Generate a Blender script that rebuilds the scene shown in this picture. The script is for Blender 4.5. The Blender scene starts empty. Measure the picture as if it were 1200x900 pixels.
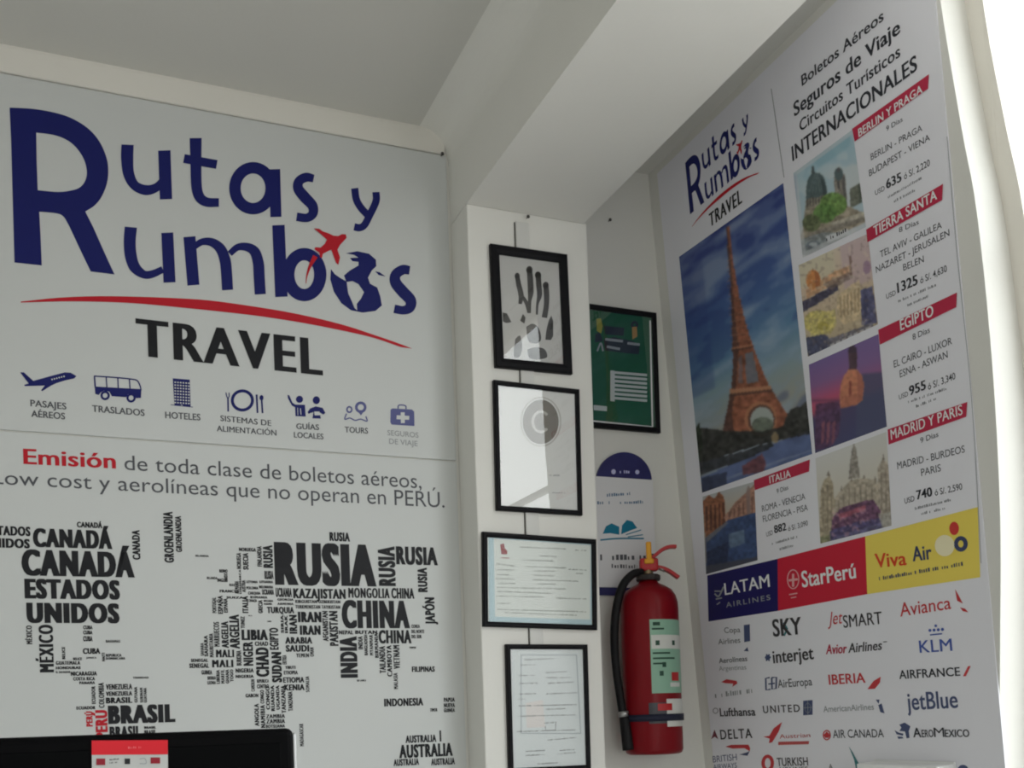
import bpy, bmesh, math, random
import numpy as np
from mathutils import Vector, Matrix
from mathutils.geometry import tessellate_polygon
random.seed(7)
scene = bpy.context.scene
COL = scene.collection

# ------------------------------------------------------------------ camera
FOC, PX, PY = 1226.0, 600.0, 832.0          # focal length and principal point in 1200x900 pixels
CAM = np.array([0.0, 0.0, 1.25])
def _rot(p, r, y):
    cy, sy, cp, sp = math.cos(y), math.sin(y), math.cos(p), math.sin(p)
    fw = np.array([sy*cp, cy*cp, sp]); r0 = np.array([cy, -sy, 0]); u0 = np.cross(r0, fw)
    c, s = math.cos(r), math.sin(r)
    return np.stack([c*r0+s*u0, -s*r0+c*u0, fw])
ROT = _rot(*[math.radians(a) for a in (0.54, -1.96, 22.75)])
cd = bpy.data.cameras.new('camera'); cam = bpy.data.objects.new('camera', cd); COL.objects.link(cam)
cd.sensor_width = 36; cd.sensor_fit = 'HORIZONTAL'; cd.lens = FOC/1200*36
cd.shift_x = (600-PX)/1200; cd.shift_y = (PY-450)/1200; cd.clip_start = 0.02
m3 = np.stack([ROT[0], ROT[1], -ROT[2]], 1)
cam.matrix_world = Matrix.Translation(Vector(CAM)) @ Matrix(m3.tolist()).to_4x4()
scene.camera = cam

# ------------------------------------------------------------------ world, daylight, exposure
scene.view_settings.view_transform = 'Standard'; scene.view_settings.look = 'None'
scene.view_settings.gamma = 1; scene.view_settings.use_curve_mapping = False
scene.view_settings.exposure = -0.08
scene.cycles.use_denoising = True; scene.cycles.filter_width = 2.0
scene.cycles.max_bounces = 10; scene.cycles.diffuse_bounces = 6
W = bpy.data.worlds.new('World'); scene.world = W; W.use_nodes = True
nt = W.node_tree; nt.nodes.clear()
out = nt.nodes.new('ShaderNodeOutputWorld'); bg = nt.nodes.new('ShaderNodeBackground')
tc = nt.nodes.new('ShaderNodeTexCoord'); sep = nt.nodes.new('ShaderNodeSeparateXYZ')
ramp = nt.nodes.new('ShaderNodeValToRGB'); mr = nt.nodes.new('ShaderNodeMapRange')
mr.inputs[1].default_value = -1; mr.inputs[2].default_value = 1
nt.links.new(tc.outputs['Generated'], sep.inputs[0]); nt.links.new(sep.outputs[2], mr.inputs[0])
nt.links.new(mr.outputs[0], ramp.inputs[0]); nt.links.new(ramp.outputs[0], bg.inputs[0]); nt.links.new(bg.outputs[0], out.inputs[0])
e = ramp.color_ramp.elements
e[0].position = 0.0; e[0].color = (.50, .50, .49, 1)
e[1].position = 1.0; e[1].color = (.86, .95, 1.0, 1)
for p, c in ((.49, (.50, .50, .48)), (.53, (.95, .98, .96)),):
    x = e.new(p); x.color = c + (1,)
SKY = 5.0
bg.inputs[1].default_value = SKY
def portal(loc, rot, sx, sy):
    l = bpy.data.lights.new('daylight_portal', 'AREA'); l.shape = 'RECTANGLE'; l.size = sx; l.size_y = sy
    l.cycles.is_portal = True
    o = bpy.data.objects.new('daylight_portal', l); COL.objects.link(o); o.location = loc; o.rotation_euler = rot
# right-hand window and the glazed shopfront behind the viewer
WIN_Y0, WIN_Y1, WIN_Z0, WIN_Z1 = -0.9, 1.6, 0.95, 2.92
FRONT_Y = -2.3; SF_X0, SF_X1, SF_Z1 = -0.9, 0.8, 2.1
portal((2.0, (WIN_Y0+WIN_Y1)/2, (WIN_Z0+WIN_Z1)/2), (0, math.radians(90), 0), WIN_Z1-WIN_Z0+.1, WIN_Y1-WIN_Y0+.15)
portal(((SF_X0+SF_X1)/2, FRONT_Y-.12, SF_Z1/2), (math.radians(90), 0, 0), SF_X1-SF_X0, SF_Z1)

# ------------------------------------------------------------------ materials
MATS = {}
def lin(c):
    c /= 255.0
    return c/12.92 if c <= .04045 else ((c+.055)/1.055)**2.4
def mat(name, col, rough=.6, spec=.3, metal=0, noise=0, nscale=6, bump=0, bscale=60, coat=0):
    if name in MATS: return MATS[name]
    m = bpy.data.materials.new(name); m.use_nodes = True; n = m.node_tree; b = n.nodes['Principled BSDF']
    b.inputs['Base Color'].default_value = tuple(col)+(1,)
    b.inputs['Roughness'].default_value = rough; b.inputs['Metallic'].default_value = metal
    b.inputs['Specular IOR Level'].default_value = spec
    b.inputs['Coat Weight'].default_value = coat; b.inputs['Coat Roughness'].default_value = .12
    if noise or bump:
        t = n.nodes.new('ShaderNodeTexCoord')
    if noise:
        x = n.nodes.new('ShaderNodeTexNoise'); x.inputs['Scale'].default_value = nscale; x.inputs['Detail'].default_value = 5
        n.links.new(t.outputs['Object'], x.inputs['Vector'])
        mx = n.nodes.new('ShaderNodeMix'); mx.data_type = 'RGBA'
        mx.inputs[6].default_value = tuple(c*(1-noise) for c in col)+(1,); mx.inputs[7].default_value = tuple(min(1, c*(1+noise)) for c in col)+(1,)
        n.links.new(x.outputs[0], mx.inputs[0]); n.links.new(mx.outputs[2], b.inputs['Base Color'])
    if bump:
        x = n.nodes.new('ShaderNodeTexNoise'); x.inputs['Scale'].default_value = bscale; x.inputs['Detail'].default_value = 4
        n.links.new(t.outputs['Object'], x.inputs['Vector'])
        bp = n.nodes.new('ShaderNodeBump'); bp.inputs['Strength'].default_value = bump; bp.inputs['Distance'].default_value = .01
        n.links.new(x.outputs[0], bp.inputs['Height']); n.links.new(bp.outputs[0], b.inputs['Normal'])
    MATS[name] = m; return m
def glass_mat(name, ior=1.75, tint=(1, 1, 1), rough=0.0):
    if name in MATS: return MATS[name]
    m = bpy.data.materials.new(name); m.use_nodes = True; n = m.node_tree; n.nodes.clear()
    o = n.nodes.new('ShaderNodeOutputMaterial'); mx = n.nodes.new('ShaderNodeMixShader')
    tr = n.nodes.new('ShaderNodeBsdfTransparent'); tr.inputs[0].default_value = tint+(1,)
    gl = n.nodes.new('ShaderNodeBsdfGlossy'); gl.inputs['Roughness'].default_value = rough
    fr = n.nodes.new('ShaderNodeFresnel'); fr.inputs[0].default_value = ior
    ge = n.nodes.new('ShaderNodeNewGeometry'); ma = n.nodes.new('ShaderNodeMath'); ma.operation = 'SUBTRACT'; ma.inputs[0].default_value = 1
    mu = n.nodes.new('ShaderNodeMath'); mu.operation = 'MULTIPLY'
    n.links.new(ge.outputs['Backfacing'], ma.inputs[1]); n.links.new(fr.outputs[0], mu.inputs[0]); n.links.new(ma.outputs[0], mu.inputs[1])
    n.links.new(mu.outputs[0], mx.inputs[0]); n.links.new(tr.outputs[0], mx.inputs[1]); n.links.new(gl.outputs[0], mx.inputs[2])
    n.links.new(mx.outputs[0], o.inputs[0]); MATS[name] = m; return m
def ink_attr_mat():
    m = bpy.data.materials.new('printed_photo_ink'); m.use_nodes = True; n = m.node_tree; b = n.nodes['Principled BSDF']
    a = n.nodes.new('ShaderNodeAttribute'); a.attribute_name = 'ink'
    n.links.new(a.outputs['Color'], b.inputs['Base Color']); b.inputs['Roughness'].default_value = .5
    b.inputs['Specular IOR Level'].default_value = .25
    return m
INK = ink_attr_mat()
def ink(name, r, g, b):   # printed colour, given as sRGB on white paper
    return mat(name, (lin(r), lin(g), lin(b)), .5, .25)

WALL = mat('white_wall_paint', (.735, .73, .695), .7, .2, noise=.03, nscale=2.5, bump=.04)
PILLARM = mat('white_pillar_paint', (.83, .825, .79), .65, .25, noise=.03, nscale=3, bump=.04)
CEIL = mat('white_ceiling_paint', (.67, .665, .63), .8, .15, noise=.03, nscale=1.5, bump=.03)
CORN = mat('cream_cornice_paint', (.78, .76, .71), .6, .2, noise=.04, nscale=5)
FLOORM = mat('pale_floor_tile', (.50, .48, .46), .35, .4, noise=.12, nscale=4)
FRAMEW = mat('beige_window_frame', (.78, .75, .69), .5, .3, noise=.03, nscale=8)
BOARD = mat('white_printed_board', (.63, .65, .65), .45, .3, noise=.015, nscale=2)
BANNER = mat('white_banner_vinyl', (.80, .80, .86), .42, .35, noise=.015, nscale=3)
PAPER = mat('white_paper', (.78, .79, .78), .7, .15, noise=.02, nscale=15)
GREYP = mat('pale_grey_paper', (.58, .58, .57), .7, .15, noise=.06, nscale=9)
BLACKF = mat('black_painted_frame', (.006, .006, .008), .5, .15, noise=.15, nscale=20)
NAVY = ink('navy_print', 20, 27, 100)
NAVYL = ink('faded_navy_print', 92, 96, 146)
RED = ink('red_print', 190, 28, 44)
REDM = ink('dark_red_print', 188, 46, 76)
BLACK = ink('black_print', 26, 27, 32)
GREY = ink('grey_print', 84, 86, 92)
OFT = ink('offer_grey_print', 70, 72, 80); GREYM = ink('mid_grey_print', 128, 130, 136)
GREYL = ink('light_grey_print', 150, 154, 158)
WHITE = ink('white_print', 235, 236, 238)
TEAL = ink('teal_print', 26, 120, 150)
YEL = ink('yellow_print', 238, 216, 98)
GREEN = ink('green_print', 28, 92, 64)

# ------------------------------------------------------------------ mesh helpers
def link(name, me, parent=None, root=(0, 0, 0)):
    o = bpy.data.objects.new(name, me); COL.objects.link(o)
    if parent is not None: o.parent = parent
    return o
def rootloc(o):
    v = Vector((0, 0, 0))
    while o is not None: v += o.location; o = o.parent
    return v
def obj(name, verts, faces, m, parent=None, smooth=False):
    off = rootloc(parent) if parent is not None else Vector((0, 0, 0))
    me = bpy.data.meshes.new(name)
    me.from_pydata([tuple(Vector(v)-off) for v in verts], [], faces); me.materials.append(m); me.update()
    if smooth:
        for p in me.polygons: p.use_smooth = True
    return link(name, me, parent)
def bmobj(name, bm, m, parent=None, smooth=False):
    off = rootloc(parent) if parent is not None else Vector((0, 0, 0))
    if off.length: bmesh.ops.translate(bm, verts=bm.verts, vec=-off)
    bmesh.ops.recalc_face_normals(bm, faces=bm.faces)
    me = bpy.data.meshes.new(name); bm.to_mesh(me); bm.free(); me.materials.append(m)
    if smooth:
        for p in me.polygons: p.use_smooth = True
    return link(name, me, parent)
def box(bm, lo, hi, bev=0, seg=2, M=None):
    r = bmesh.ops.create_cube(bm, size=1)
    vs = r['verts']
    for v in vs:
        v.co = Vector([lo[i]+(v.co[i]+.5)*(hi[i]-lo[i]) for i in range(3)])
    if bev:
        es = list({e for v in vs for e in v.link_edges})
        rr = bmesh.ops.bevel(bm, geom=es, offset=bev, segments=seg, profile=.5, affect='EDGES')
        vs = list({v for f in rr['faces'] for v in f.verts} | {v for v in vs if v.is_valid})
    if M is not None:
        bmesh.ops.transform(bm, matrix=M, verts=vs)
    return vs
def prism(bm, poly, ext):
    """poly: list of 3D points, extruded by vector ext"""
    a = [bm.verts.new(p) for p in poly]; b = [bm.verts.new(Vector(p)+Vector(ext)) for p in poly]
    bm.faces.new(a); bm.faces.new(b[::-1])
    n = len(a)
    for i in range(n): bm.faces.new((a[i], b[i], b[(i+1) % n], a[(i+1) % n]))
def catmull(pts, n=8):
    pts = [np.array(p, float) for p in pts]
    if len(pts) < 3: return [tuple(p) for p in pts]
    P = [2*pts[0]-pts[1]] + pts + [2*pts[-1]-pts[-2]]; out = []
    for i in range(1, len(P)-2):
        for k in range(n):
            t = k/n; a, b, c, d = P[i-1], P[i], P[i+1], P[i+2]
            out.append(tuple(.5*((2*b)+(c-a)*t+(2*a-5*b+4*c-d)*t*t+(3*b-a-3*c+d)*t**3)))
    out.append(tuple(pts[-1])); return out
def tube(bm, pts, rad, seg=12, smooth=6):
    path = [Vector(p) for p in catmull(pts, smooth)]
    n = len(path); rads = rad if isinstance(rad, (list, tuple)) else [rad]*len(pts)
    rr = np.interp(np.linspace(0, 1, n), np.linspace(0, 1, len(rads)), rads)
    up = Vector((0, 0, 1)); rings = []; prev = None
    for i, p in enumerate(path):
        d = (path[min(i+1, n-1)]-path[max(i-1, 0)]).normalized()
        a = prev if prev is not None else (up if abs(d.z) < .9 else Vector((1, 0, 0)))
        a = (a-d*a.dot(d)).normalized(); b = d.cross(a); prev = a
        rings.append([bm.verts.new(p+(a*math.cos(t)+b*math.sin(t))*rr[i]) for t in [2*math.pi*k/seg for k in range(seg)]])
    for i in range(n-1):
        for k in range(seg):
            bm.faces.new((rings[i][k], rings[i][(k+1) % seg], rings[i+1][(k+1) % seg], rings[i+1][k]))
    bm.faces.new(rings[0][::-1]); bm.faces.new(rings[-1])
def lathe(bm, prof, c, seg=40, a0=0, a1=2*math.pi):
    """prof: (radius, z) list"""
    full = abs(a1-a0-2*math.pi) < 1e-6; n = seg if full else seg+1
    rings = [[bm.verts.new((c[0]+r*math.cos(a0+(a1-a0)*k/seg), c[1]+r*math.sin(a0+(a1-a0)*k/seg), z)) for k in range(n)] for r, z in prof]
    for i in range(len(rings)-1):
        for k in range(seg):
            j = (k+1) % n
            bm.faces.new((rings[i][k], rings[i][j], rings[i+1][j], rings[i+1][k]))
def thing(name, label, cat, loc, group=None):
    o = bpy.data.objects.new(name, None); COL.objects.link(o); o.location = loc; o.empty_display_size = .05
    return tag(o, label, cat, group)
def tag(o, label, cat, group=None):
    o['label'] = label; o['category'] = cat
    if group: o['group'] = group
    return o
def struct(o): o['kind'] = 'structure'; return o

# ------------------------------------------------------------------ planes of the room
def ray(x, y): return ROT.T @ np.array([(x-PX)/FOC, -(y-PY)/FOC, 1.0])
class Plane:
    """a wall surface: 2D coordinates u (to the right) and v (height above the floor)"""
    def __init__(s, p0, eu, ev, n):
        s.p0, s.eu, s.ev = [np.array(a, float) for a in (p0, eu, ev)]; s.n = np.array(n, float)/np.linalg.norm(n)
    def uv(s, x, y):
        d = ray(x, y); p = CAM + d*((s.p0-CAM)@s.n/(d@s.n)); r = p-s.p0
        v = r[2]/s.ev[2]; r = r-v*s.ev
        return float(r@s.eu), float(v)
    def pt(s, u, v, off=0.0): return tuple(s.p0+u*s.eu+v*s.ev+off*s.n)
D = 2.8; PF = 2.668; LEAN = .0705; RX0 = 1.9008       # back wall, pillar front, right wall lean
CZ = 2.93
BW = Plane((0, D-.006, 0), (1, 0, 0), (0, 0, 1), (0, -1, 0))
PW = Plane((0, PF-.016, 0), (1, 0, 0), (0, 0, 1), (0, -1, 0))
RC = Plane((0, D-.016, 0), (1, 0, 0), (0, 0, 1), (0, -1, 0))
RW = Plane((RX0-.003, 0, 0), (0, -1, 0), (-LEAN, 0, 1), (-1, 0, -LEAN))

# ------------------------------------------------------------------ flat print shapes (2D, in u,v)
_tmp = bpy.data.scenes.new('lettering')
_glyph = {}
def glyphs(s, bold=0.0, sp=1.0, shear=0.0):
    k = (s, bold, sp, shear)
    if k in _glyph: return _glyph[k]
    c = bpy.data.curves.new('t', 'FONT'); c.body = s; c.offset = bold; c.space_character = sp; c.shear = shear; c.resolution_u = 4
    o = bpy.data.objects.new('t', c); _tmp.collection.objects.link(o)
    with bpy.context.temp_override(scene=_tmp, view_layer=_tmp.view_layers[0]):
        dg = bpy.context.evaluated_depsgraph_get()
    dg.update()
    me = o.evaluated_get(dg).to_mesh()
    V = np.array([v.co[:2] for v in me.vertices]); F = [tuple(p.vertices) for p in me.polygons]
    o.evaluated_get(dg).to_mesh_clear(); bpy.data.objects.remove(o); bpy.data.curves.remove(c)
    _glyph[k] = (V, F); return V, F
CAP = .682
class Line(list): gap = 0
def t_base(pl, s, p0, p1, h0, h1=None, bold=0.0, sp=1.0, shear=0.0, fat=None):
    """lettering from baseline start to end, in pixels, with its cap height at both ends; bold strokes are
    made of side-by-side copies"""
    h1 = h1 or h0
    if fat is None: fat = bold*2.0 if bold > .011 else 0
    off = 0 if 'M' in s else min(bold, .008)      # outlines of M break when offset
    V, F = glyphs(s, off, sp*(1+fat*.9), shear)
    x0, x1 = V[:, 0].min()-fat/2, V[:, 0].max()+fat/2
    u0, v0 = pl.uv(*p0); u1, v1 = pl.uv(*p1)
    H0 = pl.uv(p0[0], p0[1]-h0)[1]-v0; H1 = pl.uv(p1[0], p1[1]-h1)[1]-v1
    res = []
    for sh in ((0,) if not fat else (-fat/2, -fat/6, fat/6, fat/2)):
        out = []
        for x, y in V:
            t = (x+sh-x0)/(x1-x0); out.append((u0+(u1-u0)*t, v0+(v1-v0)*t+(H0+(H1-H0)*t)*y/CAP))
        res.append((out, F))
    res = Line(res); res.gap = abs(u1-u0)/max(1, len(s))*.36; return res
def t_box(pl, s, bb, bold=.03, vert=False, fat=0.0):
    """lettering filling a pixel box (cap height against the box); fat thickens the upright strokes"""
    xl, yt, xr, yb = bb; xm, ym = (xl+xr)/2, (yt+yb)/2
    u0, u1 = pl.uv(xl, ym)[0], pl.uv(xr, ym)[0]; v1, v0 = pl.uv(xm, yt)[1], pl.uv(xm, yb)[1]
    if 'M' in s: bold = 0
    V, F = glyphs(s, bold, 1+fat*1.5)
    x0, x1 = V[:, 0].min()-fat/2, V[:, 0].max()+fat/2; res = []
    for sh in ((0,) if not fat else (-fat/2, -fat/6, fat/6, fat/2)):
        out = []
        for x, y in V:
            t = (x+sh-x0)/(x1-x0); w = (y+bold)/(CAP+2*bold)
            out.append((u1+(u0-u1)*w, v0+(v1-v0)*t) if vert else (u0+(u1-u0)*t, v0+(v1-v0)*w))
        res.append((out, F))
    return res
def s_poly(pl, pts, holes=(), n=0):
    if n: pts = catmull(list(pts)+[pts[0]], n)[:-1]
    loops = [[Vector((x, -y, 0)) for x, y in pts]] + [[Vector((x, -y, 0)) for x, y in h] for h in holes]
    F = [tuple(f) for f in tessellate_polygon(loops)]
    return [pl.uv(v.x, -v.y) for l in loops for v in l], F
def s_stroke(pl, pts, w, n=6):
    c = np.array(catmull(pts, n)); N = len(c)
    ws = np.interp(np.linspace(0, 1, N), np.linspace(0, 1, len(w)), w) if isinstance(w, (list, tuple)) else np.full(N, w)
    g = np.gradient(c, axis=0); g /= np.linalg.norm(g, axis=1)[:, None]+1e-9; nn = np.stack([-g[:, 1], g[:, 0]], 1)
    L = c+nn*ws[:, None]/2; Rr = c-nn*ws[:, None]/2
    V = [pl.uv(*p) for p in L]+[pl.uv(*p) for p in Rr]
    return V, [(i, i+1, N+i+1, N+i) for i in range(N-1)]
def s_ring(pl, c, rx, ry, w, n=40, a0=0, a1=360):
    out = []; A = np.radians(np.linspace(a0, a1, n+1))
    o = [(c[0]+(rx+w/2)*math.cos(a), c[1]+(ry+w/2)*math.sin(a)) for a in A]
    i = [(c[0]+(rx-w/2)*math.cos(a), c[1]+(ry-w/2)*math.sin(a)) for a in A]
    return [pl.uv(*p) for p in o+i], [(k, k+1, n+2+k, n+1+k) for k in range(n)]
def s_disc(pl, c, rx, ry=None, n=28):
    ry = ry or rx
    return [pl.uv(c[0]+rx*math.cos(2*math.pi*k/n), c[1]+ry*math.sin(2*math.pi*k/n)) for k in range(n)], [tuple(range(n))]
def s_quad(pl, a, b, c, d): return [pl.uv(*p) for p in (a, b, c, d)], [(0, 1, 2, 3)]
def s_scribble(pl, p0, p1, h, fill=.8):
    """a line of print too small to read: broken dashes"""
    rnd = random.Random(int(p0[0]*31+p0[1]*7)); u0, v0 = pl.uv(*p0); u1, v1 = pl.uv(*p1)
    H = pl.uv(p0[0], p0[1]-h)[1]-v0
    V, F = [], []; L = math.hypot(u1-u0, v1-v0); step = abs(H)*.75; x = 0
    while x < L:
        w = step*rnd.uniform(.35, .8)
        if rnd.random() < fill:
            a, b = x/L, min(1, (x+w)/L); hh = H*rnd.uniform(.55, 1.0); k = len(V)
            for t, y in ((a, 0), (b, 0), (b, hh), (a, hh)): V.append((u0+(u1-u0)*t, v0+(v1-v0)*t+y))
            F.append((k, k+1, k+2, k+3))
        x += step
    return V, F
def flat(shapes):
    return [y for x in shapes for y in (x if isinstance(x, list) else [x])]
def merge(shapes):
    V, F = [], []
    for v, f in shapes:
        k = len(V); V += list(v); F += [tuple(i+k for i in q) for q in f]
    return V, F
LAY = .0006
def prt(name, pl, shapes, m, parent, lay=1, label=None):
    """flat print on a plane, lay layers above its surface"""
    shapes = flat(shapes); V, F = merge(shapes); offs = [lay*LAY+(i % 10)*4e-5 for i, s_ in enumerate(shapes) for _ in s_[0]]
    o = obj(name, [pl.pt(u, v, f) for (u, v), f in zip(V, offs)], F, m, parent)
    if label: o['label'] = label
    return o

def split_words(line):
    """a line of lettering as one shape list per word"""
    if not isinstance(line, Line): return [line]
    iv = sorted((min(V[i][0] for i in f), max(V[i][0] for i in f)) for V, F in line for f in F); cuts = []; hi = iv[0][1]
    for a_, b_ in iv:
        if a_-hi > line.gap: cuts.append((a_+hi)/2)
        hi = max(hi, b_)
    out = []
    for lo, up in zip([-1e9]+cuts, cuts+[1e9]):
        out.append([(V, [f for f in F if lo < V[f[0]][0] < up]) for V, F in line])
    res = []
    for w in out:
        k = []
        for V, F in w:
            idx = sorted({i for f in F for i in f}); m_ = {i: j for j, i in enumerate(idx)}
            k.append(([V[i] for i in idx], [tuple(m_[i] for i in f) for f in F]))
        res.append(k)
    return res
def prt_each(name, pl, shapes, m, parent, lay=1):
    for x in shapes:
        for w in split_words(x): prt(name, pl, [w], m, parent, lay)
# ------------------------------------------------------------------ printed photographs (pixel colour grids)
def pip(X, Y, poly):
    r = np.zeros(X.shape, bool); n = len(poly)
    for i in range(n):
        x0, y0 = poly[i]; x1, y1 = poly[(i+1) % n]
        if y0 == y1: continue
        c = ((y0 > Y) != (y1 > Y)) & (X < (x1-x0)*(Y-y0)/(y1-y0)+x0); r ^= c
    return r
def vnoise(X, Y, sc, seed, octv=3):
    rs = np.random.RandomState(seed); out = np.zeros(X.shape); a = 1; tot = 0
    for o in range(octv):
        g = rs.rand(64, 64); x = X/sc; y = Y/sc; i = np.floor(x).astype(int); j = np.floor(y).astype(int); fx, fy = x-i, y-j
        fx = fx*fx*(3-2*fx); fy = fy*fy*(3-2*fy)
        G = lambda p, q: g[p % 64, q % 64]
        out += a*((G(i, j)*(1-fx)+G(i+1, j)*fx)*(1-fy)+(G(i, j+1)*(1-fx)+G(i+1, j+1)*fx)*fy); tot += a; a *= .45; sc = max(sc/2, 7)
    return out/tot
class Pic:
    def __init__(s, quad, off, scale, nx, ny):
        s.nx, s.ny = nx, ny; (a, b, c, d) = [np.array(p, float) for p in quad]
        S, T = np.meshgrid(np.linspace(0, 1, nx), np.linspace(0, 1, ny)); s.S, s.T = S, T
        P = (a*((1-S)*(1-T))[..., None]+b*(S*(1-T))[..., None]+c*(S*T)[..., None]+d*((1-S)*T)[..., None])
        s.P = P; s.X = (P[..., 0]-off[0])*scale; s.Y = (P[..., 1]-off[1])*scale; s.C = np.zeros((ny, nx, 3))
    def grad(s, stops, axis=None):
        f = s.T if axis is None else axis
        for k in range(3): s.C[..., k] = np.interp(f, [p for p, _ in stops], [c[k] for _, c in stops])
    def poly(s, pts, c, a=1.0, var=0, seed=0, sc=14):
        s.put(pip(s.X, s.Y, pts), c, a, var, seed, sc)
    def ell(s, x, y, rx, ry, c, a=1.0, var=0, seed=0, sc=14):
        s.put(((s.X-x)/rx)**2+((s.Y-y)/ry)**2 < 1, c, a, var, seed, sc)
    def put(s, m, c, a=1.0, var=0, seed=0, sc=14):
        c = np.array(c, float)[None, None, :]*np.ones(s.C.shape)
        if var: c = c*(1+var*(vnoise(s.X, s.Y, sc, seed)*2-1))[..., None]
        w = (m*a)[..., None]; s.C = s.C*(1-w)+c*w
    def blur(s, n=1):
        for _ in range(n):
            p = np.pad(s.C, ((1, 1), (1, 1), (0, 0)), 'edge')
            s.C = (p[1:-1, 1:-1]*4+p[:-2, 1:-1]+p[2:, 1:-1]+p[1:-1, :-2]+p[1:-1, 2:])/8
    def build(s, name, pl, parent, lay=1, gain=1.0):
        V = [pl.pt(*pl.uv(*s.P[j, i]), lay*LAY) for j in range(s.ny) for i in range(s.nx)]
        F = [(j*s.nx+i, (j+1)*s.nx+i, (j+1)*s.nx+i+1, j*s.nx+i+1) for j in range(s.ny-1) for i in range(s.nx-1)]
        o = obj(name, V, F, INK, parent); me = o.data
        at = me.color_attributes.new('ink', 'FLOAT_COLOR', 'POINT')
        c = np.clip(s.C, 0, 255)/255.0; c = np.where(c <= .04045, c/12.92, ((c+.055)/1.055)**2.4)
        c = np.clip(c*gain, 0, .9).reshape(-1, 3); buf = np.ones((len(c), 4), np.float32); buf[:, :3] = c
        at.data.foreach_set('color', buf.ravel())
        return o

# ================================================================== THE ROOM
bm = bmesh.new(); box(bm, (-2.2, D, 0), (1.86, D+.15, 3.05)); struct(bmobj('wall_back', bm, WALL))
bm = bmesh.new(); box(bm, (-2.2, FRONT_Y-.15, -.1), (2.05, D+.15, 0)); struct(bmobj('floor', bm, FLOORM))
bm = bmesh.new(); box(bm, (-2.2, FRONT_Y-.15, CZ), (1.80, D+.15, CZ+.12)); struct(bmobj('ceiling', bm, CEIL))
bm = bmesh.new(); box(bm, (-2.3, FRONT_Y-.15, 0), (-2.1, D, CZ)); struct(bmobj('wall_left', bm, WALL))
# front wall with the shopfront opening
bm = bmesh.new()
box(bm, (-2.1, FRONT_Y-.15, 0), (SF_X0, FRONT_Y, CZ)); box(bm, (SF_X1, FRONT_Y-.15, 0), (2.1, FRONT_Y, CZ))
box(bm, (SF_X0, FRONT_Y-.15, SF_Z1), (SF_X1, FRONT_Y, CZ)); struct(bmobj('wall_front', bm, WALL))
# right wall: leans inwards a little; the plaster edge of the window opening is not quite straight
EDGE = [(1.640, 2.92), (1.635, 2.72), (1.611, 2.442), (1.592, 2.258), (1.588, 1.95), (1.602, 1.646), (1.631, 1.383), (1.664, 1.11), (1.68, .95)]
ev_ = catmull([(y, z, 0) for y, z in EDGE], 5)
def rwp(y, z): return (RX0-LEAN*z, y, z)
bm = bmesh.new()
prism(bm, [rwp(D, 2.92), rwp(D, .95)]+[rwp(y, z) for y, z, _ in ev_[::-1]], (.13, 0, 0))
prism(bm, [rwp(D, CZ), rwp(D, 2.92), rwp(FRONT_Y, 2.92), rwp(FRONT_Y, CZ)], (.13, 0, 0))
prism(bm, [rwp(D, .95), rwp(D, 0), rwp(FRONT_Y, 0), rwp(FRONT_Y, .95)], (.13, 0, 0))
prism(bm, [rwp(WIN_Y0, 2.92), rwp(WIN_Y0, .95), rwp(FRONT_Y, .95), rwp(FRONT_Y, 2.92)], (.13, 0, 0))
struct(bmobj('wall_right', bm, WALL))
# pillar and beam
bm = bmesh.new(); box(bm, (1.035, PF, 0), (1.405, D, 2.672), .004, 2); struct(bmobj('wall_pillar', bm, PILLARM))
bm = bmesh.new()   # beam with a plaster fillet against the ceiling on its left side
r = .09; prof = [(1.035, 2.672), (1.395, 2.672), (1.395, CZ), (1.035-r, CZ)]
prof += [(1.035-r+r*math.sin(a), CZ-r+r*math.cos(a)) for a in [math.radians(8*k) for k in range(1, 12)]]
prism(bm, [(x, D, z) for x, z in prof], (0, FRONT_Y-D, 0)); struct(bmobj('ceiling_beam', bm, PILLARM))
# cornice between the sign and the ceiling
bm = bmesh.new()
prism(bm, [(-2.1, D, 2.872), (-2.1, D-.006, 2.868), (-2.1, D-.010, 2.870), (-2.1, D-.02, CZ-.008), (-2.1, D-.02, CZ), (-2.1, D, CZ)], (2.1+1.02, 0, 0))
struct(bmobj('trim_1', bm, CORN))
# window in the right wall: frame, mullion, rails and panes
def window_right():
    bm = bmesh.new()
    fx = lambda z, d: RX0-LEAN*z+d
    # jamb bar at the far end follows the plaster edge
    outer = [(y+.01, z) for y, z, _ in ev_]; inner = [(y-.045, z) for y, z, _ in ev_]
    dd = lambda z: .067+.024*min(1, max(0, (2.6-z)/.8))
    poly = [(fx(z, dd(z)), y, z) for y, z in outer]+[(fx(z, dd(z)), y, z) for y, z in inner[::-1]]
    prism(bm, poly, (.048, 0, 0))
    def rail(z, h, d0=.07, d1=.115): prism(bm, [(fx(z, d0), WIN_Y0, z), (fx(z, d0), 1.59, z), (fx(z+h, d0), 1.59, z+h), (fx(z+h, d0), WIN_Y0, z+h)], (d1-d0, 0, 0))
    def post(y, w): prism(bm, [(fx(.95, .07), y, .95), (fx(.95, .07), y+w, .95), (fx(2.92, .07), y+w, 2.92), (fx(2.92, .07), y, 2.92)], (.045, 0, 0))
    rail(.95, .05); rail(2.875, .045); rail(2.19, .022, .085, .108); post(WIN_Y0, .05); post(.35, .05)
    w = struct(bmobj('window_1', bm, FRAMEW))
    bm = bmesh.new(); g = .095
    prism(bm, [(fx(.97, g), WIN_Y0+.02, .97), (fx(.97, g), 1.58, .97), (fx(2.9, g), 1.58, 2.9), (fx(2.9, g), WIN_Y0+.02, 2.9)], (.004, 0, 0))
    bmobj('pane', bm, glass_mat('window_glass', 1.45), w)
window_right()
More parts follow.
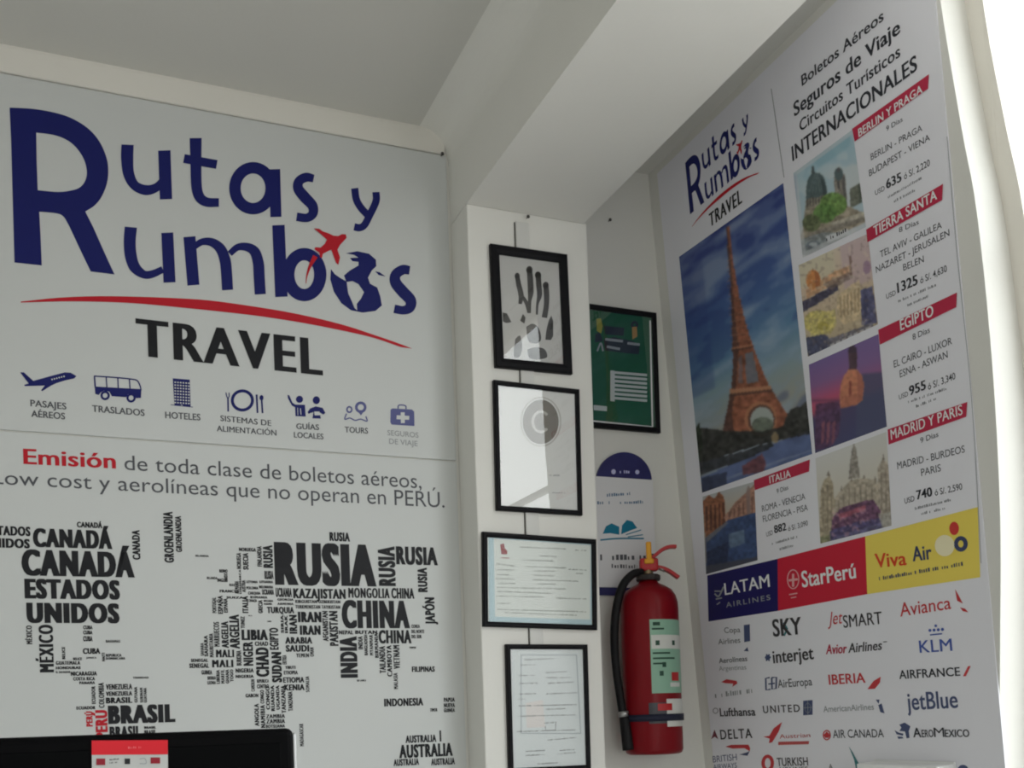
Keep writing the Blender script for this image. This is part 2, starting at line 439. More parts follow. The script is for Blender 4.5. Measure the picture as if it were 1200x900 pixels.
def shopfront():
    bm = bmesh.new(); y0, y1 = FRONT_Y-.09, FRONT_Y-.04
    for x in (SF_X0, SF_X1-.05): box(bm, (x, y0, 0), (x+.05, y1, SF_Z1), .004)
    for z in (0, .9, SF_Z1-.06): box(bm, (SF_X0, y0+.002, z), (SF_X1, y1-.002, z+.06), .004)
    d = struct(bmobj('door_1', bm, FRAMEW))
    bm = bmesh.new(); box(bm, (SF_X0+.02, FRONT_Y-.07, .02), (SF_X1-.02, FRONT_Y-.064, SF_Z1-.02)); bmobj('pane', bm, glass_mat('window_glass', 1.45), d)
shopfront()

# ================================================================== LOGO SIGN (upper board on the back wall)
SEAM = 1.992
def board(name, label, x0, x1, z0, z1):
    t = thing(name, label, 'sign', ((x0+x1)/2, D, z0))
    bm = bmesh.new(); box(bm, (x0, D-.006, z0), (x1, D-.0002, z1), .0012, 1); bmobj('board', bm, BOARD, t)
    return t
logo = board('wall_sign', 'white wall sign with a big blue travel logo and service icons', -.55, 1.026, SEAM+.002, 2.866)
Z = lambda pts, s, ox, oy: [(ox+x/s, oy+y/s) for x, y in pts]
z1 = lambda pts: Z(pts, 4, 0, 100); z2 = lambda pts: Z(pts, 4, 260, 180); z6 = lambda pts: Z(pts, 6, 120, 240)
def logo_shapes(pl):
    L = {}
    seg = lambda *l: [q for i, g in enumerate(l) for q in (catmull(g, 5) if len(g) > 2 else g)]
    R = z1(seg([(45,105),(100,107),(165,112),(250,127),(330,152),(410,200),(465,262),(498,335),(508,400),(500,465),(475,525),(442,565),(400,592)], [(437,665),(490,785),(537,887)], [(425,873),(372,762)], [(322,655),(297,615),(262,600),(184,593)], [(190,700),(196,845)], [(68,831),(52,260)]))
    hole = z1(seg([(170,222),(250,233),(310,255),(355,290),(392,345),(407,405),(398,450),(372,480),(330,494),(270,500),(177,492)], [(172,350)]))
    L['big'] = [s_poly(pl, R, [hole])]
    row1 = [s_stroke(pl, z1([(598,279),(596,340),(603,415),(632,470),(685,492),(735,478),(772,440)]), [14.5,14.5,13,11,12,10,9]),
            s_stroke(pl, z1([(770,306),(778,535)]), 14.5),
            s_stroke(pl, z1([(917,248),(918,340),(921,470),(936,525),(970,548),(1026,550)]), [14,13,12.5,12,11,10]),
            s_stroke(pl, z1([(862,344),(1016,372)]), 10.5),
            s_ring(pl, (260+146/4, 180+163/4), 85/4, 96/4, 13.5), s_stroke(pl, z2([(247,74),(253,298)]), 13),
            s_stroke(pl, z2([(430,118),(395,112),(362,130),(358,165),(388,205),(424,245),(426,282),(398,302),(350,297)]), [9,11,11,12,13,12,11,10,10]),
            s_stroke(pl, z2([(622,163),(630,215),(650,252),(682,288)]), 8.5), s_stroke(pl, z2([(722,181),(722,225),(692,290),(668,335),(645,348),(620,344)]), 8.5)]
    row2 = [s_stroke(pl, z6([(200,158),(192,260),(200,360),(228,440),(290,490),(350,488),(425,455)]), [14.5,14,14,13,9.5,9,8]),
            s_stroke(pl, z6([(456,197),(472,547)]), 14),
            s_stroke(pl, z6([(612,225),(640,566)]), 14), s_stroke(pl, z6([(640,300),(700,262),(770,265),(830,310),(862,390),(872,470),(880,600)]), [7,8,10,12,13,13,13]),
            s_stroke(pl, z6([(895,345),(950,300),(1015,298),(1070,330),(1096,410),(1102,500),(1110,630)]), [7,8,10,12,13,13,13]),
            s_stroke(pl, z2([(265,336),(279,672)]), 14.5), s_ring(pl, (260+386/4, 180+568/4), 75/4, 96/4, 14.5),
            s_stroke(pl, z2([(880,548),(848,545),(815,568),(814,605),(848,648),(884,688),(880,722),(850,735),(808,728)]), [10,11.5,12,13,13.5,13,12,10,10])]
    L['row1'] = row1; L['row2'] = row2
    globe_out = z2([(640,458),(690,470),(722,500),(722,530),(700,548),(684,580),(692,608),(725,625),(740,665),(750,712),(720,738),(660,746),(605,735),(560,700),(525,645),(508,590),(512,540),(530,560),(552,580),(580,600),(600,590),(640,560),(610,520),(640,500),(580,472)])
    L['globe'] = [s_poly(pl, z2([(580,468),(635,458),(690,470),(722,498),(724,528),(703,548),(685,582),(694,610),(728,628),(742,668),(750,712),(720,738),(660,746),(605,735),(560,702),(525,648),(508,590),(511,542),(530,566),(556,584),(582,598),(572,572),(600,548),(640,525),(640,508),(612,505),(600,490),(640,488),(618,475)]), [z2([(585,602),(612,598),(640,612),(666,650),(652,680),(632,705),(634,735),(622,725),(608,690),(592,655)])]),
                  s_poly(pl, z2([(718,552),(738,556),(768,577),(735,570)]))]
    L['plane'] = [s_poly(pl, z2([(580,380),(584,396),(553,430),(541,452),(553,488),(545,523),(534,512),(512,452),(490,462),(472,472),(469,490),(460,488),(456,466),(433,450),(437,440),(462,442),(482,424),(492,405),(455,372),(430,352),(456,354),(472,366),(497,374),(522,386),(545,388),(562,379)]))]
    L['trail'] = [s_stroke(pl, z2([(438,482),(412,530),(398,575),(394,610)]), [6,3.5,1.5,.6])]
    top = [(24.5,353.6),(70,349),(116.7,347.3),(163,348),(210,349.8),(245,352.2),(285,357.5),(335,365.5),(377.5,374.5),(410,383.2),(435,391.5),(460,400),(483,408.6)]
    bot = [(470,407),(440,396.8),(410,389.5),(360,379.5),(310,371.5),(260,365.5),(210,360.4),(163,356),(116.7,353.8),(70,353.4),(24.5,354.8)]
    L['swoosh'] = [s_poly(pl, catmull(top, 3)+catmull(bot, 3))]
    L['travel'] = [t_base(pl, 'TRAVEL', (160, 416.5), (378.5, 440), 43, 41.5, bold=.004, fat=.085, sp=1.09)]
    return L
LS = {k: flat(v) for k, v in logo_shapes(BW).items()}
prt('capital_letter', BW, LS['big'], NAVY, logo); [prt('logo_lettering', BW, k, NAVY, logo, 1.5) for k in (LS['row1'][:7], LS['row1'][7:], LS['row2'][:-1], LS['row2'][-1:])]
prt('globe_emblem', BW, LS['globe'], NAVY, logo, 1.2); prt('trail', BW, LS['trail'], RED, logo, 3)
prt('airplane_emblem', BW, LS['plane'], RED, logo, 3.5); prt('swoosh', BW, LS['swoosh'], RED, logo, 2)
prt('logo_subtitle', BW, LS['travel'], BLACK, logo, 2)
# service icons
a = lambda pts: Z(pts, 5, 10, 420); b_ = lambda pts: Z(pts, 7.5, 250, 440); c_ = lambda pts: Z(pts, 7.5, 380, 440)
A_, B_, C_ = (lambda p: a([p])[0]), (lambda p: b_([p])[0]), (lambda p: c_([p])[0])
icons = []
def icon(shapes, caps, m=NAVY, cm=GREY, extra=None):
    o = prt('service_icon', BW, shapes, m, logo)
    if extra: prt('icon_cutout', BW, extra, BOARD, o, 2)
    prt('icon_caption', BW, caps, cm, o)
icon([s_poly(BW, a([(68,82),(90,82),(145,132),(260,100),(330,82),(365,84),(398,104),(385,118),(330,130),(282,145),(250,160),(198,192),(190,188),(212,160),(95,163),(92,155),(118,148)]))],
     [t_base(BW, 'PASAJES', A_((128,280)), A_((340,300)), 7.5, bold=.02), t_base(BW, 'AÉREOS', A_((133,342)), A_((332,358)), 7.5, bold=.02)],
     extra=[s_disc(BW, A_((255+14*k, 124-3.5*k)), .9) for k in range(6)])
icon([s_poly(BW, a([(505,165),(772,180),(778,190),(776,232),(748,234),(725,205),(700,210),(688,228),(605,222),(590,195),(560,190),(540,200),(528,215),(508,208)])),
      s_stroke(BW, a([(500,104),(620,112),(720,122),(755,132),(772,165),(776,190)]), 1.6), s_stroke(BW, a([(503,104),(508,170)]), 1.8),
      s_stroke(BW, a([(572,108),(576,172)]), 1.4), s_stroke(BW, a([(640,114),(643,176)]), 1.4), s_stroke(BW, a([(708,120),(712,180)]), 1.4),
      s_ring(BW, A_((566,218)), 4.2, 4.2, 2.6, 24), s_ring(BW, A_((718,232)), 4.2, 4.2, 2.6, 24)],
     [t_base(BW, 'TRASLADOS', A_((490,312)), A_((798,338)), 7.5, bold=.02)])
icon([s_poly(BW, a([(962,117),(1062,125),(1067,285),(1030,283),(1012,270),(1008,280),(972,277)])), s_stroke(BW, a([(950,272),(1080,286)]), .8)],
     [t_base(BW, 'HOTELES', A_((918,350)), A_((1125,364)), 7.5, bold=.02)],
     extra=[s_quad(BW, *a([(972+16*i, 136+17*j+1.2*i), (981+16*i, 137+17*j+1.2*i), (981+16*i, 145+17*j+1.2*i), (972+16*i, 144+17*j+1.2*i)])) for i in range(6) for j in range(8)])
icon([s_ring(BW, B_((255,220)), 11.8, 11.2, 3.6, 40), s_stroke(BW, b_([(128,195),(130,318)]), 1.9), s_stroke(BW, b_([(110,150),(118,185),(128,200),(138,185),(138,152)]), 1.3),
      s_stroke(BW, b_([(380,168),(388,330)]), [2.2,2.6,2]), s_stroke(BW, b_([(424,210),(432,332)]), 2), s_disc(BW, B_((423,197)), 2.4, 3.2)],
     [t_base(BW, 'SISTEMAS DE', B_((62,400)), B_((510,445)), 6.6, bold=.02), t_base(BW, 'ALIMENTACIÓN', B_((30,490)), B_((555,530)), 6.6, bold=.02)])
icon([s_disc(BW, B_((757,210)), 4.2), s_poly(BW, b_([(652,170),(668,176),(695,240),(720,256),(805,258),(812,362),(722,358),(718,280),(690,266),(655,200)])),
      s_disc(BW, B_((905,218)), 4.2, 4.6), s_poly(BW, b_([(828,322),(850,290),(900,272),(960,285),(985,330),(965,345),(935,325),(945,380),(870,378),(880,322),(835,338)]))],
     [t_base(BW, 'GUÍAS', B_((728,470)), B_((930,480)), 6.4, bold=.02), t_base(BW, 'LOCALES', B_((708,545)), B_((968,562)), 6.4, bold=.02)],
     extra=[s_stroke(BW, b_([(765,290),(770,345)]), .9), s_stroke(BW, b_([(740,285),(742,350)]), .6), s_poly(BW, b_([(885,318),(930,318),(945,350),(890,352)]))])
icon([s_ring(BW, C_((320,280)), 5.2, 5.2, 3.2, 28), s_poly(BW, c_([(285,305),(355,305),(322,352)])), s_ring(BW, C_((220,300)), 2.8, 3.2, 2, 20),
      s_stroke(BW, c_([(195,335),(180,385),(225,375),(270,395),(320,385),(375,402),(365,360)]), 1.5)],
     [t_base(BW, 'TOURS', C_((180,500)), C_((385,512)), 6.6, bold=.02)], m=NAVYL)
icon([s_poly(BW, c_([(582,300),(600,290),(770,300),(790,318),(792,445),(590,432),(580,410)])), s_stroke(BW, c_([(648,292),(655,262),(712,266),(718,296)]), 1.6, 3)],
     [t_base(BW, 'SEGUROS', C_((555,525)), C_((828,548)), 6, bold=.01), t_base(BW, 'DE VIAJE', C_((570,600)), C_((820,622)), 6, bold=.01)], m=NAVYL, cm=GREYL,
     extra=[s_stroke(BW, c_([(688,325),(690,420)]), 4.6), s_stroke(BW, c_([(635,368),(745,374)]), 4.6)])

# ================================================================== WORD MAP SIGN (lower board)
wm = board('wall_sign', 'white wall sign with a world map made of black country names, below the logo board', -.55, 1.026, .85, SEAM-.002)
prt('headline_word', BW, [t_base(BW, 'Emisión', (27.5, 543.5), (136, 549), 17.5, 17.5, bold=.022)], RED, wm, label='red bold headline word')
prt_each('headline_word', BW, [t_base(BW, 'de toda clase de boletos aéreos,', (146, 550.5), (494, 572.5), 17, 17.5), t_base(BW, 'Low cost y aerolíneas que no operan en PERÚ.', (-9, 567), (521, 595), 16.5, 18)], GREY, wm)
def words(name, lst, m=BLACK):
    prt(name, BW, [x for s, bb, vt, bo in lst for x in t_box(BW, s, bb, bold=.022, vert=vt, fat=.17 if 'M' in s else .12 if bo < .05 else .155)], m, wm)
def H(s, *bb, b=.045): return (s, bb, False, b)
def Vv(s, *bb, b=.045): return (s, bb, True, b)
words('north_america_lettering', [
    H('ESTADOS', -15,616.6,35.7,627.6), H('UNIDOS', -19,631,35,642), H('CANADÁ', 38.5,620.6,131.5,642.2, b=.06), H('CANADÁ', 90,612,120,618.5, b=.02),
    H('CANADÁ', 25.2,645.7,157.6,675.6, b=.06), Vv('CANADA', 155,621,164,656),
    H('ESTADOS', 28.7,679.2,140.5,702, b=.06), H('UNIDOS', 31,706.8,140,730.2, b=.06), Vv('MÉXICO', 46,732,62.5,788), Vv('MÉXICO', 31,733,37.5,755, b=.02)])
words('greenland_lettering', [Vv('GROENLANDIA', 192,599.5,203,659.5, b=.03), Vv('GROENLANDIA', 205.7,604.7,212.7,647, b=.02)])
words('central_america_lettering', [
    H('CUBA', 97.5,733,108.5,737.5), H('CUBA', 97.5,739,108.5,743.5), H('CUBA', 97.5,745.5,108.5,751.5), H('BAHAMAS', 124,750,141,753), H('CUBA', 97,759.7,117.5,766.3), H('JAMAICA', 101,769.8,113,771.8),
    Vv('BELICE', 72.7,758,76.3,772.6), Vv('HAITI', 119.4,765,123,775), H('REPUBLICA', 124,766.3,142.4,769.5), H('DOMINICANA', 124,770.2,146.8,773), H('BELICE', 85.7,770.5,96,773.6),
    H('GUATEMALA', 65.4,774.7,94,779), H('HONDURAS', 65.4,781,94.5,784.2), H('EL SALVADOR', 65.4,786.4,82.5,788.8), H('NICARAGUA', 83,786.9,113.7,791.8), H('COSTA RICA', 85.7,793.4,111.3,797.4), H('PANAMA', 93,798.5,111.3,801.8)])
words('south_america_lettering', [
    H('TRINIDAD', 155.6,793,174.3,795.2, b=.01), Vv('ECUADOR', 107.4,804,111.8,825), Vv('COLOMBIA', 115.7,800,122,829.6), H('VENEZUELA', 124,801.6,155,808), H('VENEZUELA', 124,810.2,155,815.4), H('BRASIL', 124,817.2,155,824),
    Vv('GUYANA', 157.4,804.8,161,823.4), Vv('SURINAM', 164,806,167.4,823.4), Vv('GUAYANA', 168.4,806,171.9,823.4), H('ECUADOR', 89.5,827.6,112,831.4), H('BRASIL', 126.6,826,205.4,847.4, b=.06), H('BRASIL', 128.4,851,165,864), H('BRASIL', 169,851,183,854), H('BRASIL', 169,855.5,183,860),
    H('BOLIVIA', 128.4,867,165,874), H('CHILE', 130,877,150,884), H('ARGENTINA', 128,887,165,897)])
words('peru_lettering', [Vv('PERÚ', 101,833.5,108.5,851.5), Vv('PERÚ', 112,832,126,866)], RED)
words('russia_lettering', [
    H('RUSIA', 321.5,637,440.5,686.3, b=.06), H('RUSIA', 386,624,410,634.3, b=.03), Vv('RUSIA', 443.3,640,463,686.8, b=.03), H('RUSIA', 464,641,512.8,662, b=.025), Vv('RUSIA', 489.5,665,500.5,694, b=.02), Vv('RUSIA', 308.3,638.7,319.5,665.6, b=.03), H('RUSIA', 310,669,320.5,678.7)])
words('asia_lettering', [
    H('KAZAJISTAN', 343.5,690,405,701.5, b=.04), H('MONGOLIA', 408,689.3,456.5,700.8, b=.03), H('CHINA', 458.5,689.3,485.5,701.5, b=.03), H('CHINA', 400.3,703.8,480,736.2, b=.055), H('CHINA', 443.5,738.5,482,754, b=.035),
    Vv('JAPÓN', 498,700,509.4,732, b=.02), H('KIRGUISTAN UZBEKISTAN', 346,703.3,398.7,706.9, b=.03), H('TURKMENISTAN TAYIKISTAN', 346,709.3,398.7,713.3, b=.03), H('TURQUIA', 312.7,711.3,344.7,718.7), H('IRAN', 349,717,376.6,729.3, b=.055), H('IRAN', 351.3,733,375.7,744, b=.055),
    Vv('IRAN', 339,720.5,348,742.7), Vv('SIRIA', 329,720.5,332.4,742), Vv('IRAK', 333.6,720.5,337,742), Vv('AFGANISTAN', 378,716,384.4,751.6), Vv('PAKISTAN', 386,716,396,757), H('ARABIA', 334,746.6,366,754.3), H('SAUDI', 334.8,756,362.3,763.7), H('YEMEN', 347,765.8,362,770.3), Vv('OMAN', 363.2,758.7,367.7,769.4),
    H('NEPAL', 397,738.8,414,743.4), H('BUTAN', 416,738.8,442,743), Vv('INDIA', 398.6,745.5,418.6,794.3, b=.055), Vv('INDIA', 419.6,745.5,425,761), Vv('BANGLADESH', 426.7,743.8,430.7,768), Vv('MYANMAR', 433,743.8,437,768), Vv('BIRMANIA', 439,742,443.2,771), Vv('TAILANDIA', 444.5,757,451.6,789), Vv('CAMBOYA', 453.4,756,459,793), Vv('VIETNAM', 461,756,468.2,784), Vv('MALASIA', 461.3,788.5,466,807.5, b=.02),
    H('COREA', 482,732,492,736, b=.01), H('DEL NORTE', 482,738,497,742, b=.01), H('DEL SUR', 482,744,494,748, b=.01), H('TAIWAN', 479.5,757.8,487.3,760, b=.02), H('FILIPINAS', 482.6,781,509.4,787.3, b=.0), H('SRI LANKA', 418,796.3,429,798.6)])
words('indonesia_lettering', [H('INDONESIA', 450,818.3,496,827.3, b=.01), H('TIMOR', 503.8,830,512.5,833.8, b=.02)])
words('papua_lettering', [H('PAPUA', 520,817.5,533,822.5, b=.03), H('NUEVA', 520,824,533,829, b=.03), H('GUINEA', 520,830,533,834.6, b=.03)])
words('australia_lettering', [
    H('AUSTRALIA', 475,861.5,511.3,870, b=.02), Vv('I', 515,856,517,869, b=.0), H('AUSTRALIA', 467.5,871.8,530.5,887.2, b=.045), H('AUSTRALIA', 461,889.3,491,897, b=.03), H('AUSTRALIA', 505,888.5,533,896.3, b=.03)])
words('africa_lettering', [
    Vv('ARGELIA', 269,720,280.5,760.5), Vv('ARGELIA', 259.5,728,267.7,759.6), Vv('MARRUECOS', 250.6,728.8,257,757.8, b=.03), Vv('SAHARA', 239.2,744.5,243.6,769.4, b=.03), Vv('MAURITANIA', 245.3,742.3,250,770.3, b=.03), Vv('SAHARA', 235,753.4,238.7,768.5, b=.02), Vv('TUNEZ', 282,722.2,286.7,736.5, b=.03),
    H('LIBIA', 283,737.9,314,750.2, b=.055), Vv('EGIPTO', 315.9,735.6,326.2,761.6), H('MALI', 253,761.4,274.3,770.3, b=.05), H('MALI', 248.5,773.3,273.4,782, b=.05), H('SENEGAL', 223.6,772,244,775.8, b=.03), H('SENEGAL', 221.8,777.4,245,782.7, b=.03), H('GUINEA', 236,785.4,248.5,790.5), H('SIERRA', 243,792.5,253,796.5, b=.02), H('LEONA', 243,798,253,802, b=.02),
    Vv('LIBERIA', 253.5,785,257.5,801.4, b=.02), Vv('MARFIL', 259,784.5,263,801, b=.02), Vv('GHANA', 264.3,784.5,268.3,801, b=.02), Vv('TOGO', 269.6,784.5,273.4,799, b=.02), Vv('NIGER', 285,751.8,296.5,780.3), Vv('BURKINA', 277,762.3,282.8,780), H('NIGERIA', 276,783.3,297.4,788.2), H('NIGERIA', 276,790.8,297.4,794.5),
    Vv('CHAD', 299.9,758.5,315,793.3, b=.055), H('CHAD', 298.5,751.8,314.3,756.8), Vv('SUDAN', 318.4,764,330,799.8, b=.05), Vv('CAMERUN', 294.2,796,298.4,810.3), H('REPUBLICA', 301,796,315,800), H('CENTRO', 301,802,315,806.6), Vv('ERITREA', 330.8,767.6,335.7,778.6), H('YIBUTI', 334,780.4,346.3,784), H('ETIOPIA', 332.5,786,349,790.4), H('ETIOPIA', 331.7,793.6,356.5,800), H('KENIA', 333,802,357,809), Vv('SOMALIA', 358.2,792.5,362.4,811.2),
    H('GABON', 287.6,813,302.7,817.2), Vv('CONGO', 305,808.5,309.4,824.6), Vv('CONGO', 311.6,804,316,831.7), Vv('RUANDA', 317.4,803,321.6,833.4), Vv('UGANDA', 323.4,803,327.6,831.7), Vv('TANZANIA', 329.6,803,334.6,836), Vv('TANZANIA', 337.6,810.3,342.8,833.4), Vv('ANGOLA', 298.3,824.5,303.4,851), Vv('NAMIBIA', 305.4,826,310.6,853), H('ZAMBIA', 311.6,837,334,841.5), H('ZAMBIA', 312,842.6,334,847.7), H('BOTSUANA', 311.6,849,334,852.9)])
words('madagascar_lettering', [Vv('MADAGASCAR', 351,848,355.6,874.5, b=.03)])
words('iceland_lettering', [H('ISLANDIA', 229,650.4,244.7,652.6)])
words('europe_lettering', [
    H('IRLANDA', 242.4,676,254.7,678.8), H('REINO', 257,667.3,266.7,671), Vv('UNIDO', 262.5,671.5,266.7,681), H('INGLES', 254.7,678,266.7,682), H('NORUEGA', 280,642,300,646.2), Vv('NORUEGA', 277.3,648,282.4,666.7), Vv('SUECIA', 284.7,648,291,667.7), Vv('FINLANDIA', 301.3,640,306.7,664), Vv('DINAMARCA', 280.3,667.5,282.6,696, b=.02),
    H('FRANCIA', 257.3,691.3,280,694.4), H('SUIZA', 265.3,699,285.3,701.6), Vv('PORTUGAL', 248.7,700,253.3,718.5), Vv('ESPAÑA', 255.3,698,260.9,719.5), Vv('ESPAÑA', 262,701.3,266.7,718), Vv('ITALIA', 284,698.5,290.7,718.5), H('BELGICA', 268.7,684,275,686.9), Vv('ALEMANIA', 275,681,280,696), Vv('AUSTRIA', 283.4,680,287.6,694), H('LETONIA', 288.7,680.5,302,683.4), H('LITUANIA', 304,680.5,320,683.4),
    H('POLONIA', 288.7,687.4,302.7,690.7), H('BIELORRUSIA', 303.5,686.4,320,689.6), H('CHEQUIA', 290.7,693.5,305.3,696.8), H('UCRANIA', 307,690.7,321,697), H('UCRANIA', 323,689,342,699.7, b=.02), H('RUMANIA', 293.3,698.6,313.3,701.4), H('CROACIA', 291.3,702.3,301,705.5), Vv('GRECIA', 302.7,703.2,307.6,718.7), H('BULGARIA', 309,703,320,705.4), H('ALBANIA', 309,706.6,318.7,708.9), H('GEORGIA', 325,701.3,344,704), H('ARMENIA', 325,706.4,344,709), H('MALTA', 291,720.8,295.5,722.2), H('CHIPRE', 313,727.5,318,729)])

# ================================================================== TRAVEL BANNER on the right wall
ban = thing('wall_banner', 'tall white travel banner with destination photos, prices and airline logos on the right wall', 'banner', RW.pt(-2.2, .5))
V = [RW.pt(u, v, o) for o in (0, -.0025) for u, v in ((-2.745, .5), (-1.645, .5), (-1.645, 2.905), (-2.745, 2.905))]
obj('vinyl_sheet', V, [(0, 1, 2, 3), (7, 6, 5, 4), (0, 4, 5, 1), (1, 5, 6, 2), (2, 6, 7, 3), (3, 7, 4, 0)], BANNER, ban)
prt_each('sheet_seam', RW, [s_stroke(RW, [(904, 104), (919, 208)], .9), s_stroke(RW, [(1110, 160), (1122, 300), (1139, 470), (1150, 660)], .7)], GREYL, ban)
# small logo: same artwork as the wall sign
ru = [p for v, f in LS['big'] for p in v]; au = [p for k in LS for v, f in LS[k] for p in v if k != 'swoosh']
ul, ur = min(p[0] for p in ru), max(p[0] for p in au); vt_, vb_ = max(p[1] for p in ru), min(p[1] for p in ru)
bu0, bv1 = RW.uv(803, 190); _, bv0 = RW.uv(808, 252); bu1, _ = RW.uv(890, 180)
def tosmall(sh):
    return [([(bu0+(u-ul)/(ur-ul)*(bu1-bu0), bv0+(v-vb_)/(vt_-vb_)*(bv1-bv0)) for u, v in V], F) for V, F in sh]
prt('capital_letter', RW, tosmall(LS['big']), NAVY, ban); [prt('logo_lettering', RW, tosmall(k), NAVY, ban) for k in (LS['row1'][:7], LS['row1'][7:], LS['row2'][:-1], LS['row2'][-1:])]; prt('globe_emblem', RW, tosmall(LS['globe']), NAVY, ban)
prt('airplane_emblem', RW, tosmall(LS['plane']), RED, ban, 2); prt('swoosh', RW, tosmall(LS['swoosh']), RED, ban, 1.5); prt('logo_subtitle', RW, tosmall(LS['travel']), BLACK, ban)
DK = ink('charcoal_print', 48, 50, 58)
prt_each('headline_word', RW, [t_base(RW, 'Boletos Aéreos', (940, 101), (1036, 23.3), 13, 14, bold=.012), t_base(RW, 'Seguros de Viaje', (931, 137), (1055.5, 38), 17, 18, bold=.02),
    t_base(RW, 'Circuitos Turísticos', (937.8, 154.6), (1055.5, 65.5), 14, 15, bold=.012), t_base(RW, 'INTERNACIONALES', (929, 189), (1075.5, 81.5), 18, 19, bold=.02)], DK, ban)
def offer(head, strip, tx, small, bodies, scr, th):
    s = prt('heading_strip', RW, [s_quad(RW, *strip)], REDM, ban, 2, label='red heading strip with white letters')
    prt('heading_lettering', RW, [t_base(RW, head, tx[0], tx[1], th, bold=.015)], WHITE, s, 3)
    for a_, p, q, h, bo in bodies+small:
        prt('price' if bo > .02 else 'offer_text', RW, [t_base(RW, a_, p, q, h, bold=bo)], DK if bo > .02 else OFT, ban)
    for p, q in scr: prt('small_print', RW, [s_scribble(RW, p, q, 3.4)], GREYM, ban)
offer('BERLIN Y PRAGA', [(999,151),(1089,87),(1088,104),(1002,166)], [(1007,161),(1082,108)], [('9 Días', (1039,154), (1058,142), 6, 0)],
    [('BERLIN - PRAGA', (1021,188), (1081,153), 8, 0), ('BUDAPEST - VIENA', (1019,207), (1090,164), 8, 0), ('USD', (1026,229), (1037,223), 6, 0), ('635', (1039,221.5), (1057,212), 11, .03), ('ó S/. 2,220', (1060,210.5), (1090,194), 8, .005)],
    [((1041,232.5),(1080,210)), ((1048,237.5),(1073,224))], 10)
offer('TIERRA SANTA', [(1015.5,269),(1105.5,215.5),(1104.5,234.5),(1017,284)], [(1025,277),(1099,233)], [('8 Días', (1054,272.5), (1077,262.5), 6, 0)],
    [('TEL AVIV - GALILEA', (1032,302), (1104,267), 8, 0), ('NAZARET - JERUSALEN', (1027,320), (1113,276), 8, 0), ('BELEN', (1059,317.5), (1083,307), 8, 0), ('USD', (1039,350.5), (1050,345.5), 6, 0), ('1325', (1052,343.5), (1076,333), 12, .03), ('ó S/. 4,630', (1079,332.5), (1110,318), 8, .005)],
    [((1053,354.5),(1098,335)), ((1062,360),(1088,348.5))], 12)
offer('EGIPTO', [(1029.6,386.6),(1121.8,342.8),(1121,360),(1031.5,404)], [(1056,387.5),(1095,369.5)], [('8 Días', (1070,398.5), (1090,389.5), 7, 0)],
    [('EL CAIRO - LUXOR', (1048,431), (1116,403), 8.5, 0), ('ESNA - ASWAN', (1055,442.5), (1111,419), 8.5, 0), ('USD', (1054,468.5), (1064.5,464), 6, 0), ('955', (1066,463.8), (1085.6,455.8), 11, .03), ('ó S/. 3,340', (1088,457), (1120,444), 8, .005)],
    [((1064.6,472.5),(1109,457)), ((1072,478.5),(1097,468.5))], 13)
offer('MADRID Y PARIS', [(1040.7,503.3),(1134,471),(1132.7,488.4),(1041.8,521)], [(1045,515.5),(1129,485.5)], [('9 Días', (1079,519.5), (1100,511.5), 6.5, 0)],
    [('MADRID - BURDEOS', (1052,550), (1131,530), 8.5, 0), ('PARIS', (1080,558), (1103,552), 8.5, 0), ('USD', (1060.5,590.5), (1072,587), 6.5, 0), ('740', (1074.5,585.5), (1093,581), 10.5, .03), ('ó S/. 2,590', (1096,581), (1128,573.5), 7.5, .005)],
    [((1072.5,597.5),(1115,587)), ((1080,603.5),(1107.5,597))], 12)
offer('ITALIA', [(883.8,562.7),(949.4,538.5),(948.5,552.5),(885,574.4)], [(902.7,566.5),(927.5,558.5)], [('9 Días', (910.6,578.5), (924,573.5), 5.5, 0)],
    [('ROMA - VENECIA', (893.5,600), (944,585), 7.5, 0), ('FLORENCIA - PISA', (894.6,612), (947,598), 7.5, 0), ('USD', (898.5,629), (906,626.5), 5.5, 0), ('882', (907.7,625), (922,621), 9, .03), ('ó S/. 3,090', (924,622.5), (947,615.5), 6, .005)],
    [((905,638.5),(935.4,630)), ((914,645),(930,640.5))], 8.5)
# --- photographs
p = Pic([(796,301),(918,214.5),(952,532),(823,577.5)], (780,240), 2.647, 96, 210)
p.grad([(0,(54,66,124)),(.3,(66,92,144)),(.5,(94,130,162)),(.62,(132,154,162)),(.75,(152,154,146)),(1,(120,128,140))])
al = p.X*.80-p.Y*.60; ac = p.X*.60+p.Y*.80
n_ = vnoise(al/4.2+60, ac/1.0, 30, 3, 3)*.6+vnoise(al/2.2, ac, 74, 13, 2)*.4
p.put(n_ > .5, (132,154,184), .28); p.put(n_ > .58, (160,176,194), .28); p.put(n_ > .66, (176,186,194), .25); p.put(n_ < .40, (44,58,112), .35)
p.put((p.S < .2)&(p.T < .6), (46,58,118), .25); p.blur(3)
p.poly([(40,700),(100,690),(180,700),(360,672),(392,632),(420,625),(440,606),(470,600),(470,700),(300,740),(110,800),(110,905)], (58,58,56), 1, .55, 5, 16)
p.poly([(95,690),(104,678),(112,705),(118,760),(126,790),(100,800)], (46,54,42), 1, .55, 8, 10)
p.poly([(330,742),(470,690),(470,790),(110,905),(104,850),(240,790)], (88,102,140), 1, .2, 6, 30)
for k in range(7): p.poly([(120+45*k,870-15*k),(190+45*k,846-15*k),(192+45*k,852-15*k),(124+45*k,876-15*k)], (130,142,168), .5)
p.poly([(100,800),(240,765),(330,735),(336,750),(250,790),(106,838)], (50,52,56), .9, .5, 14, 12)
p.poly([(236,812),(300,772),(312,800),(306,828),(240,838)], (112,62,64), .8, .4, 4, 10); p.poly([(110,848),(190,828),(190,868),(112,896)], (50,56,76), .8, .3)
